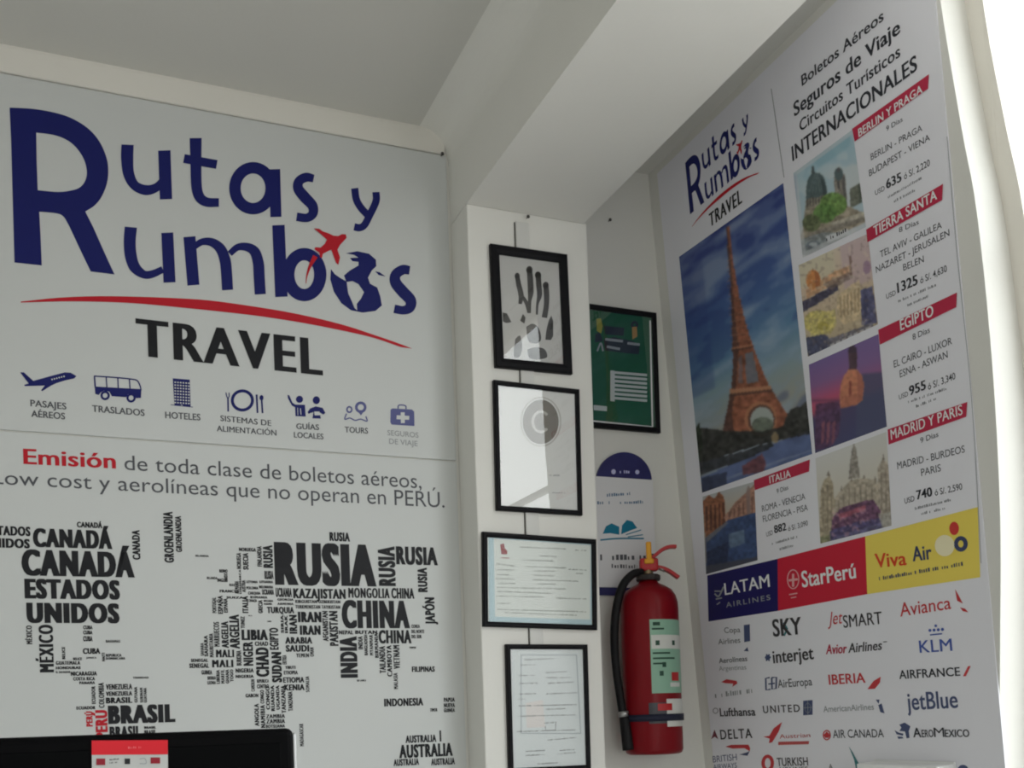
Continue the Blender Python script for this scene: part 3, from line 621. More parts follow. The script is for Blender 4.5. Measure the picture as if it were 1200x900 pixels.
BRW = (146,92,72); DBR = (84,62,58)
p.poly([(187,70),(199,66),(204,130),(214,200),(228,280),(246,355),(266,425),(208,436),(206,330),(203,230),(194,140)], BRW, 1, .3, 2, 10)
p.poly([(208,432),(266,420),(286,476),(310,535),(325,570),(203,580),(210,500)], BRW, 1, .35, 3, 10)
p.poly([(203,578),(326,566),(350,606),(378,650),(362,692),(178,708),(190,640)], BRW, 1, .35, 4, 10)
p.poly([(187,70),(191,68),(200,160),(210,270),(220,380),(228,440),(222,520),(216,580),(206,650),(214,704),(176,708),(190,640),(203,578),(210,500),(208,432),(205,330),(200,220)], DBR, .85, .3, 9, 10)
for k in range(16):
    y = 100+21*k; w = 5+k*1.7; x = 196+k*1.75+max(0, k-6)*1.2
    p.poly([(x-w,y),(x+w,y+9),(x+w,y+12),(x-w,y+3)], DBR, .55); p.poly([(x-w,y+10),(x+w,y),(x+w,y+3),(x-w,y+13)], (178,124,98), .45)
p.poly([(246,462),(270,456),(280,500),(290,548),(252,556)], (104,122,140), .75); p.poly([(228,470),(238,466),(240,552),(226,556)], (96,112,132), .5)
for y, x0, x1 in ((440,206,270),(447,206,272)): p.poly([(x0,y+3),(x1,y-8),(x1,y-3),(x0,y+8)], (176,124,96) if y < 445 else DBR, .9)
p.poly([(200,572),(326,560),(330,572),(199,586)], (180,130,100), .95); p.poly([(199,586),(330,572),(334,580),(197,595)], DBR, .8)
p.ell(296,664,50,54,(176,122,92),.9); p.ell(298,667,42,47,DBR,.8); p.ell(300,668,36,41,(164,172,168)); p.ell(302,684,34,26,(96,104,92),.85,.4,3,10)
p.poly([(178,702),(300,702),(362,688),(392,672),(470,660),(470,706),(300,742),(110,800),(108,760)], (54,54,52), .88, .6, 7, 12); p.ell(340,722,11,17,(160,138,104),.75)
p.blur(1); p.build('destination_photo', RW, ban, 1, 1.12)
p = Pic([(930,203),(999,152),(1015,266),(941,302)], (920,130), 4.5, 84, 104)
p.grad([(0,(170,200,212)),(.35,(198,208,212)),(1,(206,208,212))])
p.put(vnoise(p.X, p.Y, 80, 4, 2) > .5, (150,186,204), .45); p.poly([(0,350),(60,335),(66,470),(20,470)], (112,146,182), .9, .2); p.poly([(140,250),(350,120),(340,190),(180,300)], (140,180,196), .55); p.blur(4)
ST = (158,148,132); GB = (92,108,110)
p.poly([(96,620),(106,520),(228,462),(330,500),(430,545),(430,590),(200,680),(70,690)], ST, 1, .35, 3, 14)
p.poly([(112,452),(218,412),(224,478),(108,522)], (140,134,122), 1, .3, 5, 10)
for k in range(7): p.poly([(116+15*k,462-6*k),(122+15*k,460-6*k),(122+15*k,508-6*k),(116+15*k,510-6*k)], (78,76,76), .8)
p.ell(166,392,50,66,GB,1,.15,6,14); p.poly([(112,396),(220,390),(222,440),(112,464)], GB, 1, .15, 6, 14)
for k in range(5): p.poly([(126+18*k,430),(130+18*k,430),(158+5*k,335),(156+5*k,335)], (132,146,146), .6)
p.poly([(140,296),(146,290),(153,296),(160,330),(142,336)], (86,96,98)); p.poly([(190,350),(214,380),(220,440),(200,446)], (64,76,80), .7)
p.poly([(258,350),(316,332),(330,505),(268,480)], (142,136,128), 1, .3, 8, 10); p.ell(284,334,24,34,GB); p.poly([(272,302),(290,298),(292,320),(274,324)], (96,96,98)); p.poly([(300,350),(316,346),(328,500),(312,500)], (88,88,88), .7)
p.poly([(276,372),(288,369),(290,412),(279,415)], (76,76,78), .8)
p.poly([(342,412),(398,378),(408,480),(345,512)], (120,124,112), 1, .3, 6, 10); p.poly([(384,388),(400,380),(408,480),(392,488)], (76,82,76), .7)
p.ell(256,492,72,62,(116,150,84),.95,.45,7,14); p.ell(210,540,60,52,(98,134,74),.9,.4,9,12); p.ell(140,590,48,46,(96,106,76),.9,.5,8,12)
p.poly([(240,592),(425,528),(428,560),(260,618)], (188,182,168), .9, .25, 4, 10); p.poly([(120,650),(260,602),(430,556),(430,580),(240,640),(120,690)], (132,126,118), .8, .35, 3, 12)
p.poly([(45,690),(200,640),(330,640),(340,690),(130,760),(60,760)], (130,138,142), .85, .4, 3, 14); p.poly([(215,660),(330,620),(345,650),(225,695)], (220,222,226), .9); p.ell(150,706,36,22,(96,104,116),.7,.4); p.ell(150,704,22,12,(196,202,206),.8)
p.put((p.S < .06)|(p.T < .04)|(p.T > .95), (210,212,216), .6); p.blur(2); p.build('destination_photo', RW, ban, 1, 1.0)
prt('photo_caption', RW, [s_scribble(RW, (969,283), (993,271), 5)], DK, ban, 2)
p = Pic([(936,311),(1017,274),(1029,380),(947,418)], (920,270), 4.287, 84, 86)
p.grad([(0,(218,204,186)),(.3,(212,192,170)),(1,(192,176,148))])
p.put((p.S > .6)&(p.T < .5), (196,172,186), .6); p.put((p.S < .5)&(p.T < .25), (212,206,180), .7); p.blur(5)
p.poly([(105,300),(250,205),(330,175),(335,215),(240,270),(110,345)], (206,158,120), .8, .3, 5, 12)
p.ell(142,248,36,50,(210,142,88),1,.15,3,14); p.poly([(150,205),(172,215),(178,280),(158,292)], (160,96,66), .6); p.poly([(138,190),(144,190),(145,205),(138,206)], (150,100,70))
p.poly([(85,360),(120,340),(190,305),(262,262),(268,300),(170,366),(90,412)], (76,74,96), .95, .45, 3, 10); p.poly([(190,270),(330,205),(345,235),(230,300)], (128,112,108), .7, .4, 7, 10)
p.poly([(262,330),(330,275),(372,250),(388,300),(380,440),(300,475),(262,440)], (212,192,158), 1, .2, 4, 14)
for k in range(6): p.poly([(275+18*k,340-10*k),(283+18*k,336-10*k),(286+18*k,436-6*k),(277+18*k,440-6*k)], (150,124,96), .55, .3)
p.poly([(380,300),(440,280),(466,465),(386,478)], (98,98,130), 1, .3, 5, 12); p.ell(412,185,20,34,(150,120,150),.7); p.ell(405,380,12,60,(70,72,100),.6)
p.ell(172,462,78,60,(206,194,118),.95,.25,6,12); p.poly([(118,440),(250,395),(262,470),(230,520),(130,540)], (212,200,128), .7, .3, 9, 10); p.ell(190,480,30,22,(170,156,74),.6,.3)
p.poly([(100,540),(200,520),(240,560),(228,590),(118,640)], (78,82,110), .95, .3, 3, 12); p.poly([(210,548),(330,505),(440,462),(446,500),(215,604)], (118,116,130), .9, .4, 8, 10)
for k in range(7): p.poly([(225+30*k,575-14*k),(247+30*k,563-14*k),(249+30*k,583-14*k),(229+30*k,595-14*k)], (214,212,214), .85)
p.poly([(322,130),(334,128),(338,225),(326,230)], (132,106,98), .8); p.put(vnoise(p.X, p.Y, 16, 12, 2) > .68, (120,100,92), .3); p.put(vnoise(p.X, p.Y, 18, 22, 2) > .7, (226,214,190), .35)
p.blur(1); p.build('destination_photo', RW, ban, 1, 1.0)
p = Pic([(948,427.5),(1029.6,391.5),(1039.5,500),(955.6,531)], (930,340), 4.5, 84, 96)
p.grad([(0,(124,104,158)),(.25,(140,104,152)),(.45,(190,92,124)),(.55,(180,88,110)),(.62,(84,78,112)),(1,(78,80,116))])
p.put((p.X > 330)&(p.Y > 445-.1*(p.X-330)), (84,88,118), .9); p.put((p.X > 330)&(p.Y < 445-.1*(p.X-330)), (130,108,158), .5); p.put((p.Y > 575)&(p.Y < 590)&(p.X < 260), (110,72,100), .8); p.blur(4)
p.ell(312,330,24,40,(78,64,78)); p.poly([(290,330),(336,330),(334,415),(322,430),(294,425)], (92,72,82), 1, .2)
p.poly([(248,500),(268,450),(292,418),(336,418),(362,452),(374,500),(364,580),(330,606),(250,622),(244,560)], (202,134,106), 1, .15, 3, 16); p.poly([(292,480),(306,480),(306,560),(294,566)], (136,72,66), .9); p.poly([(336,430),(362,456),(372,500),(362,576),(340,590)], (160,98,88), .6)
p.poly([(255,560),(360,540),(362,580),(330,606),(252,625)], (172,108,92), .6, .3)
p.poly([(118,600),(240,586),(252,640),(240,760),(205,820),(110,850)], (92,66,96), .9, .35, 6, 14)
for k in range(3): p.poly([(150+28*k,700),(166+28*k,690),(160+28*k,800),(146+28*k,815)], (170,104,112), .65, .3)
p.blur(2); p.build('destination_photo', RW, ban, 1, 1.0)
p = Pic([(956,537),(1039,506),(1045,616),(961.7,637)], (810,470), 3.4286, 84, 84)
p.grad([(0,(212,212,210)),(.4,(208,204,194)),(1,(192,186,176))])
PB_ = (178,168,152); PD = (128,118,108)
p.poly([(570,400),(610,350),(640,318),(690,310),(745,318),(760,420),(580,462)], PB_, 1, .25, 6, 10)
p.poly([(634,312),(638,250),(648,190),(655,174),(664,192),(672,250),(680,308)], (150,144,136), 1, .35, 3, 8); p.poly([(650,150),(655,150),(656,176),(650,178)], PD)
p.poly([(516,575),(520,360),(534,318),(556,300),(570,330),(578,410),(560,560)], (176,164,142), 1, .3, 4, 9); p.poly([(545,300),(552,280),(560,302)], PD)
p.poly([(752,470),(750,270),(772,232),(796,262),(806,462)], (172,162,148), 1, .3, 5, 9); p.poly([(768,236),(773,214),(779,236)], PD)
for x, y0, y1 in ((527,350,520),(545,335,520),(561,350,520),(590,400,440),(610,375,430),(632,350,420),(655,345,410),(678,340,405),(700,335,400),(724,335,400),(762,290,440),(780,285,440),(796,300,440)): p.poly([(x,y0),(x+6,y0-2),(x+7,y1-2),(x+1,y1)], PD, .55, .3)
for x, y in ((600,360),(640,322),(690,312),(735,318)): p.poly([(x,y),(x+5,y-22),(x+10,y)], PD, .8)
p.poly([(568,470),(600,432),(680,404),(732,396),(762,440),(756,490),(560,556)], (112,80,106), 1, .4, 7, 9); p.poly([(590,455),(700,418),(704,436),(598,476)], (176,98,112), .75, .4, 8, 8); p.poly([(556,522),(680,482),(764,470),(772,512),(560,572)], (86,84,124), .85, .5, 8, 9); p.put((vnoise(p.X, p.Y, 10, 15, 1) > .72)&(p.Y > 430)&(p.X > 565)&(p.X < 760), (206,160,172), .5)
p.poly([(516,545),(560,535),(560,570),(520,578)], (140,142,112), .85, .5, 2, 8); p.poly([(752,455),(806,442),(806,500),(768,508)], (168,164,158), .8, .3, 3, 8)
p.blur(1); p.build('destination_photo', RW, ban, 1, 1.0)
p = Pic([(823.5,582),(884,564.5),(888,656.5),(827.5,673)], (810,470), 3.4286, 64, 92)
p.grad([(0,(182,186,188)),(.3,(188,176,158)),(1,(120,120,130))]); p.blur(2)
p.poly([(45,405),(70,378),(95,392),(112,362),(132,385),(138,430),(142,545),(60,575)], (150,98,72), 1, .35, 3, 9)
for k in range(5): p.poly([(58+17*k,425-4*k),(66+17*k,422-4*k),(68+17*k,520-3*k),(60+17*k,524-3*k)], (72,48,44), .7, .3)
p.poly([(130,470),(180,405),(240,350),(256,330),(264,340),(264,450),(150,488)], (172,130,112), 1, .3, 4, 9)
for k in range(6): p.poly([(152+18*k,445-12*k),(160+18*k,440-12*k),(160+18*k,466-4*k),(153+18*k,470-4*k)], (104,76,70), .6, .3)
p.poly([(60,548),(150,478),(264,444),(270,640),(62,692)], (62,80,120), 1, .25, 5, 12); p.poly([(62,606),(150,565),(146,655),(62,692)], (44,54,82), .9, .3, 6, 10); p.poly([(150,532),(212,515),(216,572),(156,592)], (118,140,162), .7, .2)
p.poly([(60,545),(140,486),(150,490),(64,568)], (134,130,128), .7); p.poly([(60,662),(270,625),(270,645),(62,696)], (74,76,88), .9); p.poly([(222,362),(230,338),(238,350),(240,452),(226,456)], (144,124,120), .8)
p.blur(1); p.build('destination_photo', RW, ban, 1, 1.0)
# --- airline panels and logos
q = lambda pts: Z(pts, 3.4286, 810, 600); Q = lambda x, y: q([(x, y)])[0]
def panel(name, quad, m): return prt(name, RW, [s_quad(RW, *q(quad))], m, ban, 1)
LNAVY = ink('deep_navy_print', 30, 26, 92); SRED = ink('bright_red_print', 200, 34, 58)
s = panel('airline_panel', [(65,255),(348,188),(350,397),(70,440)], LNAVY); s['label'] = 'navy airline panel'
prt('airline_lettering', RW, [t_base(RW, 'LATAM', Q(137,334), Q(318,300), 14, 15, bold=.014)], WHITE, s, 2)
prt('airline_lettering', RW, [t_base(RW, 'AIRLINES', Q(142,384), Q(320,352), 6, bold=.01, sp=1.3)], GREYL, s, 2)
prt('airline_emblem', RW, [s_stroke(RW, q([(95,328),(112,338),(132,300)]), 1.8), s_stroke(RW, q([(95,318),(120,318)]), 1.6), s_stroke(RW, q([(100,350),(125,345)]), 1.6), s_stroke(RW, q([(104,372),(118,362)]), 1.4)], GREYL, s, 2)
s = panel('airline_panel', [(348,188),(700,98),(708,330),(350,397)], SRED); s['label'] = 'red airline panel'
prt('airline_lettering', RW, [t_base(RW, 'StarPerú', Q(448,303), Q(665,264), 19, 18, bold=.018)], WHITE, s, 2)
PALE = ink('pale_pink_print', 226, 170, 172)
prt('airline_emblem', RW, [s_ring(RW, Q(411,270), 6.6, 11, 1.2), s_stroke(RW, q([(411,248),(411,300)]), 2.6), s_stroke(RW, q([(393,275),(430,270)]), 2.6), s_stroke(RW, q([(395,332),(428,326)]), 1.4), s_stroke(RW, q([(402,345),(424,341)]), 1.2)], PALE, s, 2)
s = panel('airline_panel', [(700,98),(1152,-20),(1162,262),(708,330)], YEL); s['label'] = 'yellow airline panel'
prt('airline_lettering', RW, [t_base(RW, 'Viva', Q(742,224), Q(868,212), 16.5, 16, bold=.015)], ink('orange_red_print', 216, 74, 40), s, 2)
prt('airline_lettering', RW, [t_base(RW, 'Air', Q(892,198), Q(970,188), 17, 17, bold=.02), s_scribble(RW, Q(757,275), Q(1095,215), 4.5)], ink('slate_print', 62, 70, 104), s, 2)
prt('airline_emblem', RW, [s_disc(RW, Q(1020,135), 11.5, 12.5)], ink('cream_print', 240, 232, 196), s, 2)
prt('airline_emblem', RW, [s_disc(RW, Q(1058,66), 5.6, 7.8)], ink('coral_print', 206, 62, 58), s, 2)
prt('airline_emblem', RW, [s_ring(RW, Q(1085,128), 5.6, 6.6, 5)], ink('slate_print', 62, 70, 104), s, 2)
zA = lambda pts: Z(pts, 4.283, 820, 690); zB = lambda pts: Z(pts, 4.09, 960, 680)
PA = lambda x, y: zA([(x, y)])[0]; PB = lambda x, y: zB([(x, y)])[0]
BLUE = ink('blue_print', 70, 92, 168); LBL = ink('slate_blue_print', 74, 84, 120); MRED = ink('muted_red_print', 196, 60, 66); TEALG = ink('muted_teal_print', 70, 128, 134); BROWN = ink('dark_grey_print', 58, 56, 60)
def air(*groups):
    first = None
    for m, sh in groups:
        o = prt('airline_logo' if first is None else 'logo_detail', RW, sh, m, first or ban, 1)
        first = first or o
air((LBL, [s_quad(RW, *zA([(222,182),(252,178),(254,262),(224,268)]))]), (GREY, [t_base(RW, 'Copa', PA(125,222), PA(205,218), 6.5), t_base(RW, 'Airlines', PA(95,280), PA(205,270), 6.5)]))
air((BROWN, [t_base(RW, 'SKY', PA(370,240), PA(516,226), 20, bold=.025)]), (TEALG, [s_stroke(RW, zA([(422,170),(440,200),(424,236)]), 2.2, 1)]))
air((GREY, [t_base(RW, 'Aerolíneas', PA(98,374), PA(240,362), 6, bold=.01)]), (GREYL, [t_base(RW, 'Argentinas', PA(98,412), PA(235,404), 5.5)]), (LBL, [s_poly(RW, zA([(222,312),(240,292),(246,314)]))]))
air((BROWN, [t_base(RW, 'interjet', PA(370,374), PA(575,352), 15, 15, bold=.02)]), (LBL, [s_disc(RW, PA(342,345), 3), s_stroke(RW, zA([(328,345),(358,343)]), 1.8), s_stroke(RW, zA([(336,328),(350,362)]), 1.8), s_stroke(RW, zA([(350,328),(335,362)]), 1.8)]))
air((MRED, [s_poly(RW, zA([(108,468),(135,454),(185,462),(190,475),(165,492),(168,476),(130,474)]))]), (GREYL, [s_scribble(RW, PA(78,548), PA(265,522), 6)]))
air((LBL, [s_stroke(RW, zA([(352,445),(332,450),(334,508),(356,504)]), 2, 1), s_stroke(RW, zA([(362,446),(386,444),(384,500),(364,504),(362,446)]), 2, 1), s_stroke(RW, zA([(345,478),(378,474)]), 1.6)]), (GREY, [t_base(RW, 'AirEuropa', PA(394,497), PA(566,484), 9.5, bold=.01)]))
air((BROWN, [t_base(RW, 'Lufthansa', PA(103,640), PA(282,636), 9.5, bold=.025)]), (GREYL, [s_ring(RW, PA(80,612), 2.8, 3, 1)]))
air((BROWN, [t_base(RW, 'UNITED', PA(320,624), PA(505,617), 8.5, bold=.015, sp=1.25)]), (LBL, [s_quad(RW, *zA([(520,562),(567,558),(567,632),(520,635)]))]), (GREYL, [s_ring(RW, PA(543,598), 3.4, 5.6, .8), s_stroke(RW, zA([(543,562),(544,632)]), .7), s_stroke(RW, zA([(522,598),(566,594)]), .7)]))
air((BROWN, [t_base(RW, 'DELTA', PA(106,756), PA(266,748), 11, bold=.015, sp=1.15)]), (ink('maroon_print', 120, 56, 70), [s_poly(RW, zA([(58,755),(75,706),(94,755),(76,742)]))]))
air((MRED, [s_poly(RW, zA([(320,742),(350,738),(372,700),(414,668),(398,715),(365,770),(348,775),(352,752)]))]), (ink('pale_red_print', 190, 84, 84), [t_base(RW, 'Austrian', PA(402,752), PA(556,744), 5), s_quad(RW, *zA([(395,768),(550,764),(548,780),(395,784)]))]))
air((MRED, [s_poly(RW, zA([(130,792),(160,783),(245,782),(254,800),(252,815),(225,800),(165,802)]))]), (LBL, [s_poly(RW, zA([(200,832),(240,820),(253,812),(240,838)])), t_base(RW, 'BRITISH', PA(68,872), PA(188,860), 7.5), t_base(RW, 'AIRWAYS', PA(70,908), PA(188,898), 6)]))
air((MRED, [s_ring(RW, PA(342,875), 5.4, 8, 4)]), (BROWN, [t_base(RW, 'TURKISH', PA(390,890), PA(546,886), 9.5, bold=.012), t_base(RW, 'AIRLINES', PA(394,918), PA(546,914), 5)]))
air((BROWN, [t_base(RW, 'SMART', PB(118,228), PB(304,208), 14.5, bold=.012)]), (MRED, [t_base(RW, 'Jet', PB(42,214), PB(116,206), 15, shear=.3)]))
air((MRED, [t_base(RW, 'Avianca', PB(390,174), PB(634,136), 16, 15, bold=.005), s_poly(RW, zB([(652,42),(668,70),(690,112),(662,98)])), s_poly(RW, zB([(676,130),(700,136),(716,154),(690,148)]))]))
air((BROWN, [t_base(RW, 'Airlines', PB(140,348), PB(304,332), 11, bold=.015, shear=.2), s_stroke(RW, zB([(308,296),(326,294)]), 1)]), (ink('crimson_print', 176, 36, 66), [t_base(RW, 'Avior', PB(33,354), PB(136,348), 11, bold=.025, shear=.25)]))
air((BLUE, [t_base(RW, 'KLM', PB(483,348), PB(640,338), 14.5, bold=.012), s_stroke(RW, zB([(532,262),(590,256)]), 1.6)]+[s_disc(RW, PB(532+20*k, 240-1.5*k), 1.8) for k in range(4)]+[s_disc(RW, PB(560, 218), 1.6)]))
air((MRED, [t_base(RW, 'IBERIA', PB(48,500), PB(224,490), 11.5, bold=.015), s_poly(RW, zB([(232,522),(262,482),(296,462),(292,490),(268,520)]))]))
air((DK, [t_base(RW, 'AIRFRANCE', PB(385,473), PB(678,457), 10, bold=.015)]), (MRED, [s_poly(RW, zB([(690,460),(714,412),(727,410),(704,460)]))]))
air((GREYL, [t_base(RW, 'AmericanAirlines', PB(22,632), PB(264,620), 7, bold=.01)]), (LBL, [s_poly(RW, zB([(284,598),(300,590),(314,638),(294,632)])), s_poly(RW, zB([(272,572),(290,572),(286,592)]))]))
air((LBL, [t_base(RW, 'jetBlue', PB(424,622), PB(668,610), 20, 20, bold=.012)]))
air((DK, [t_base(RW, 'AIR CANADA', PB(68,756), PB(312,752), 9.5, bold=.005)]), (MRED, [s_ring(RW, PB(37,742), 4, 5.4, 1.4), s_poly(RW, zB([(22,742),(37,724),(53,742),(45,755),(30,755)]))]))
air((DK, [t_base(RW, 'A', PB(452,752), PB(492,752), 11, bold=.012), t_base(RW, 'ERO', PB(494,752), PB(550,751), 8.5, bold=.012), t_base(RW, 'M', PB(553,751), PB(602,751), 11, bold=.005), t_base(RW, 'EXICO', PB(605,751), PB(722,750), 8.5, bold=.012)]),
    (LBL, [s_poly(RW, zB([(385,692),(410,682),(438,700),(430,722),(434,755),(420,758),(412,725),(385,722),(395,706)])), s_poly(RW, zB([(362,718),(382,730),(405,735),(402,745),(372,738)])), s_poly(RW, zB([(375,748),(400,750),(405,758),(380,760)]))]))
air((TEALG, [s_poly(RW, zB([(142,795),(160,822),(200,895),(210,920),(180,920),(168,860)]))]), (BROWN, [t_base(RW, 'A', PB(48,905), PB(66,905), 6)]))
air((LBL, [s_disc(RW, PB(690,905), 6, 5)]))

# ================================================================== FRAMES
def rect_from(pl, c):
    P = [np.array(pl.uv(*p)) for p in c]; cen = sum(P)/4
    w = (np.linalg.norm(P[1]-P[0])+np.linalg.norm(P[2]-P[3]))/2; h = (np.linalg.norm(P[3]-P[0])+np.linalg.norm(P[2]-P[1]))/2
    d = (P[1]-P[0])+(P[2]-P[3]); return cen, w, h, math.atan2(d[1], d[0])
def picture_frame(label, pl, corners, bw, paper, glass=True, wall=.016, group='picture frames hung on the pillar', gl=None, ang=None, rect=None):
    """pl lies wall metres in front of the wall; the frame's front face is on pl"""
    cen, w, h, an = rect or rect_from(pl, corners)
    if ang is not None: an = ang
    ca, sa = math.cos(an), math.sin(an)
    def P(x, y, off): return pl.pt(cen[0]+x*ca-y*sa, cen[1]+x*sa+y*ca, off)
    t = thing('picture_frame', label, 'picture frame', P(0, -h/2, -wall), group)
    prof = [(0, -wall+.0004), (0, -.003), (.003, 0), (bw*.55, 0), (bw-.002, -.002), (bw, -.004), (bw, -wall+.0004)]
    V, F = [], []
    for ins, off in prof:
        for sx, sy in ((-1, -1), (1, -1), (1, 1), (-1, 1)): V.append(P(sx*(w/2-ins), sy*(h/2-ins), off))
    n = len(prof)
    for i in range(n):
        for k in range(4): F.append((i*4+k, i*4+(k+1) % 4, ((i+1) % n)*4+(k+1) % 4, ((i+1) % n)*4+k))
    obj('frame', V, F, BLACKF, t)
    iw, ih = w/2-bw+.0005, h/2-bw+.0005
    def slab(name, o0, o1, m):
        V = [P(sx*iw, sy*ih, o) for o in (o0, o1) for sx, sy in ((-1, -1), (1, -1), (1, 1), (-1, 1))]
        return obj(name, V, [(0, 3, 2, 1), (4, 5, 6, 7), (0, 1, 5, 4), (1, 2, 6, 5), (2, 3, 7, 6), (3, 0, 4, 7)], m, t)
    sheet = slab('print_sheet', -.0105, -.0088, paper)
    if glass: slab('glass_pane', -.0062, -.0046, gl or glass_mat('picture_glass', 1.9))
    sub = Plane(pl.p0-pl.n*.0088, pl.eu, pl.ev, pl.n)
    return t, sub, sheet
# handprint
f1 = z1f = lambda pts: Z(pts, 5.63, 570, 280)
t, sp, sh = picture_frame('black framed print of a dark handprint, topmost on the pillar', PW, [(576,285),(666,297.5),(671,438),(580.5,429)], .026, GREYP)
HAND = mat('charcoal_ink', (.035, .035, .037), .7, .2, noise=.4, nscale=60)
prt('handprint', sp, [
    s_stroke(sp, f1([(203,240),(212,300),(228,370),(222,430)]), [5,6,6.5,4]), s_stroke(sp, f1([(228,370),(262,420),(282,485)]), [4,4.5,4.5]),
    s_stroke(sp, f1([(283,195),(288,260),(292,350),(285,410),(282,490)]), [6,7,7,4,4]), s_stroke(sp, f1([(340,228),(345,300),(350,370),(336,430),(332,500)]), [6,6.5,6,3,2.5]),
    s_stroke(sp, f1([(390,298),(396,360),(395,440),(382,520)]), [6,6.5,6,6.5]), s_poly(sp, f1([(428,505),(440,545),(440,640),(425,668),(388,666),(395,600),(410,540)])),
    s_poly(sp, f1([(106,485),(135,492),(165,550),(130,556),(108,545)])), s_poly(sp, f1([(222,540),(240,495),(258,520),(250,560)])),
    s_poly(sp, f1([(262,580),(305,560),(345,590),(360,660),(330,690),(275,670)]), n=5), s_poly(sp, f1([(190,660),(222,640),(235,720),(215,780),(180,770)]), n=5), s_poly(sp, f1([(270,730),(330,715),(385,730),(395,785),(290,790)]), n=5),
    s_disc(sp, f1([(203,246)])[0], 3.1, 4), s_disc(sp, f1([(283,205)])[0], 3.8, 4.6), s_disc(sp, f1([(340,240)])[0], 3.7, 4.4), s_disc(sp, f1([(391,308)])[0], 3.6, 4.4)], HAND, sh)
# certificate with round seal
g2 = lambda pts: Z(pts, 5, 550, 430)
t, sp, sh = picture_frame('black framed white certificate with a round grey seal, second from the top on the pillar', PW, [(579,445),(680,455.5),(683,604),(583,597)], .0135, PAPER)
SEAL = mat('seal_grey_ink', (.22, .205, .185), .6, .2, noise=.15, nscale=30)
prt('seal', sp, [s_disc(sp, (550+418/5, 430+322/5), 21, 26, 40)], SEAL, sh, 1)
prt('seal_ring', sp, [s_ring(sp, (550+418/5, 430+322/5), 23.2, 28.6, 1.4, 48), s_ring(sp, (550+418/5, 430+322/5), 9.5, 12, 3.2, 40, 40, 320)], mat('seal_pale_ink', (.55, .54, .52), .6, .2), sh, 2)
prt('print_lines', sp, [s_scribble(sp, g2([(470,640)])[0], g2([(530,640)])[0], 2), s_scribble(sp, g2([(480,740)])[0], g2([(560,742)])[0], 1.6)], GREYL, sh)
# landscape certificate
g3 = lambda pts: Z(pts, 6.92, 560, 615); G3 = lambda x, y: g3([(x, y)])[0]
ACR = glass_mat('acrylic_sheet', 1.42, rough=.12)
t, sp, sh = picture_frame('black framed landscape certificate with a pale blue border, third from the top on the pillar', PW, [(566.5,622.5),(700,632),(700,738),(567,734)], .014, mat('certificate_paper', (.70, .745, .715), .6, .2, noise=.03, nscale=10), gl=ACR)
prt('certificate_border', sp, [s_poly(sp, g3([(85,95),(935,150),(930,812),(90,790)]), [g3([(128,112),(915,165),(910,770),(138,745)])])], ink('pale_blue_print', 178, 204, 212), sh)
prt('crest', sp, [s_poly(sp, g3([(180,160),(210,150),(218,190),(240,215),(235,240),(190,238),(185,200)])), s_stroke(sp, g3([(190,268),(255,270)]), .8)], ink('dull_red_print', 150, 60, 66), sh)
lines = [((340,185),(715,200)),((790,210),(880,213)),((500,255),(635,262)),((355,290),(610,298)),((150,320),(300,340)),((395,342),(715,355)),((735,365),(880,372)),((160,368),(290,372)),((460,378),(630,380)),((160,408),(260,410)),((450,412),(620,420)),((790,398),(850,400)),((150,440),(300,445)),((450,450),(820,462)),((160,480),(300,480)),((490,484),(630,486)),((150,512),(720,525)),((160,545),(600,560)),((150,582),(530,590)),((640,600),(880,605)),((160,640),(260,642)),((160,690),(880,710)),((220,715),(800,738))]
prt('print_lines', sp, [s_scribble(sp, G3(*p_), G3(*q_), 1.5, .85) for p_, q_ in lines], ink('pale_text_print', 118, 128, 122), sh)
# portrait document at the bottom
g4 = lambda pts: Z(pts, 5, 570, 720); G4 = lambda x, y: g4([(x, y)])[0]
t, sp, sh = picture_frame('black framed portrait document with rows of print, lowest on the pillar', PW, [(591,755),(688.5,755),(694,902),(600,906)], .0135, mat('document_paper', (.68, .73, .74), .6, .2, noise=.03, nscale=10), gl=ACR)
prt('document_border', sp, [s_poly(sp, g4([(200,235),(530,235),(555,700),(200,700)]), [g4([(206,241),(524,241),(549,694),(206,694)])])], ink('faint_grey_print', 176, 186, 190), sh)
lines = [((220,270),(400,262)),((200,300),(290,298)),((350,345),(470,338)),((190,362),(280,360)),((350,375),(500,372)),((190,408),(300,406)),((355,408),(510,400)),((190,470),(300,468)),((350,470),(530,462)),((190,500),(230,500)),((190,540),(525,532)),((350,560),(460,555)),((180,600),(520,592)),((340,640),(410,636)),((180,690),(520,680)),((360,740),(525,724)),((230,806),(345,800)),((430,800),(520,795)),((410,822),(520,812)),((230,830),(340,825)),((300,880),(420,872))]
prt('print_lines', sp, [s_scribble(sp, G4(*p_), G4(*q_), 1.7, .85) for p_, q_ in lines]+[s_stroke(sp, g4([(345,655),(345,680),(405,678),(405,640)]), .8, 1)], ink('pale_ink_print', 116, 122, 126), sh)
prt('stamp', sp, [s_poly(sp, g4([(230,520),(330,500),(345,660),(235,665)]))], ink('faint_peach_print', 222, 218, 216), sh, .5)
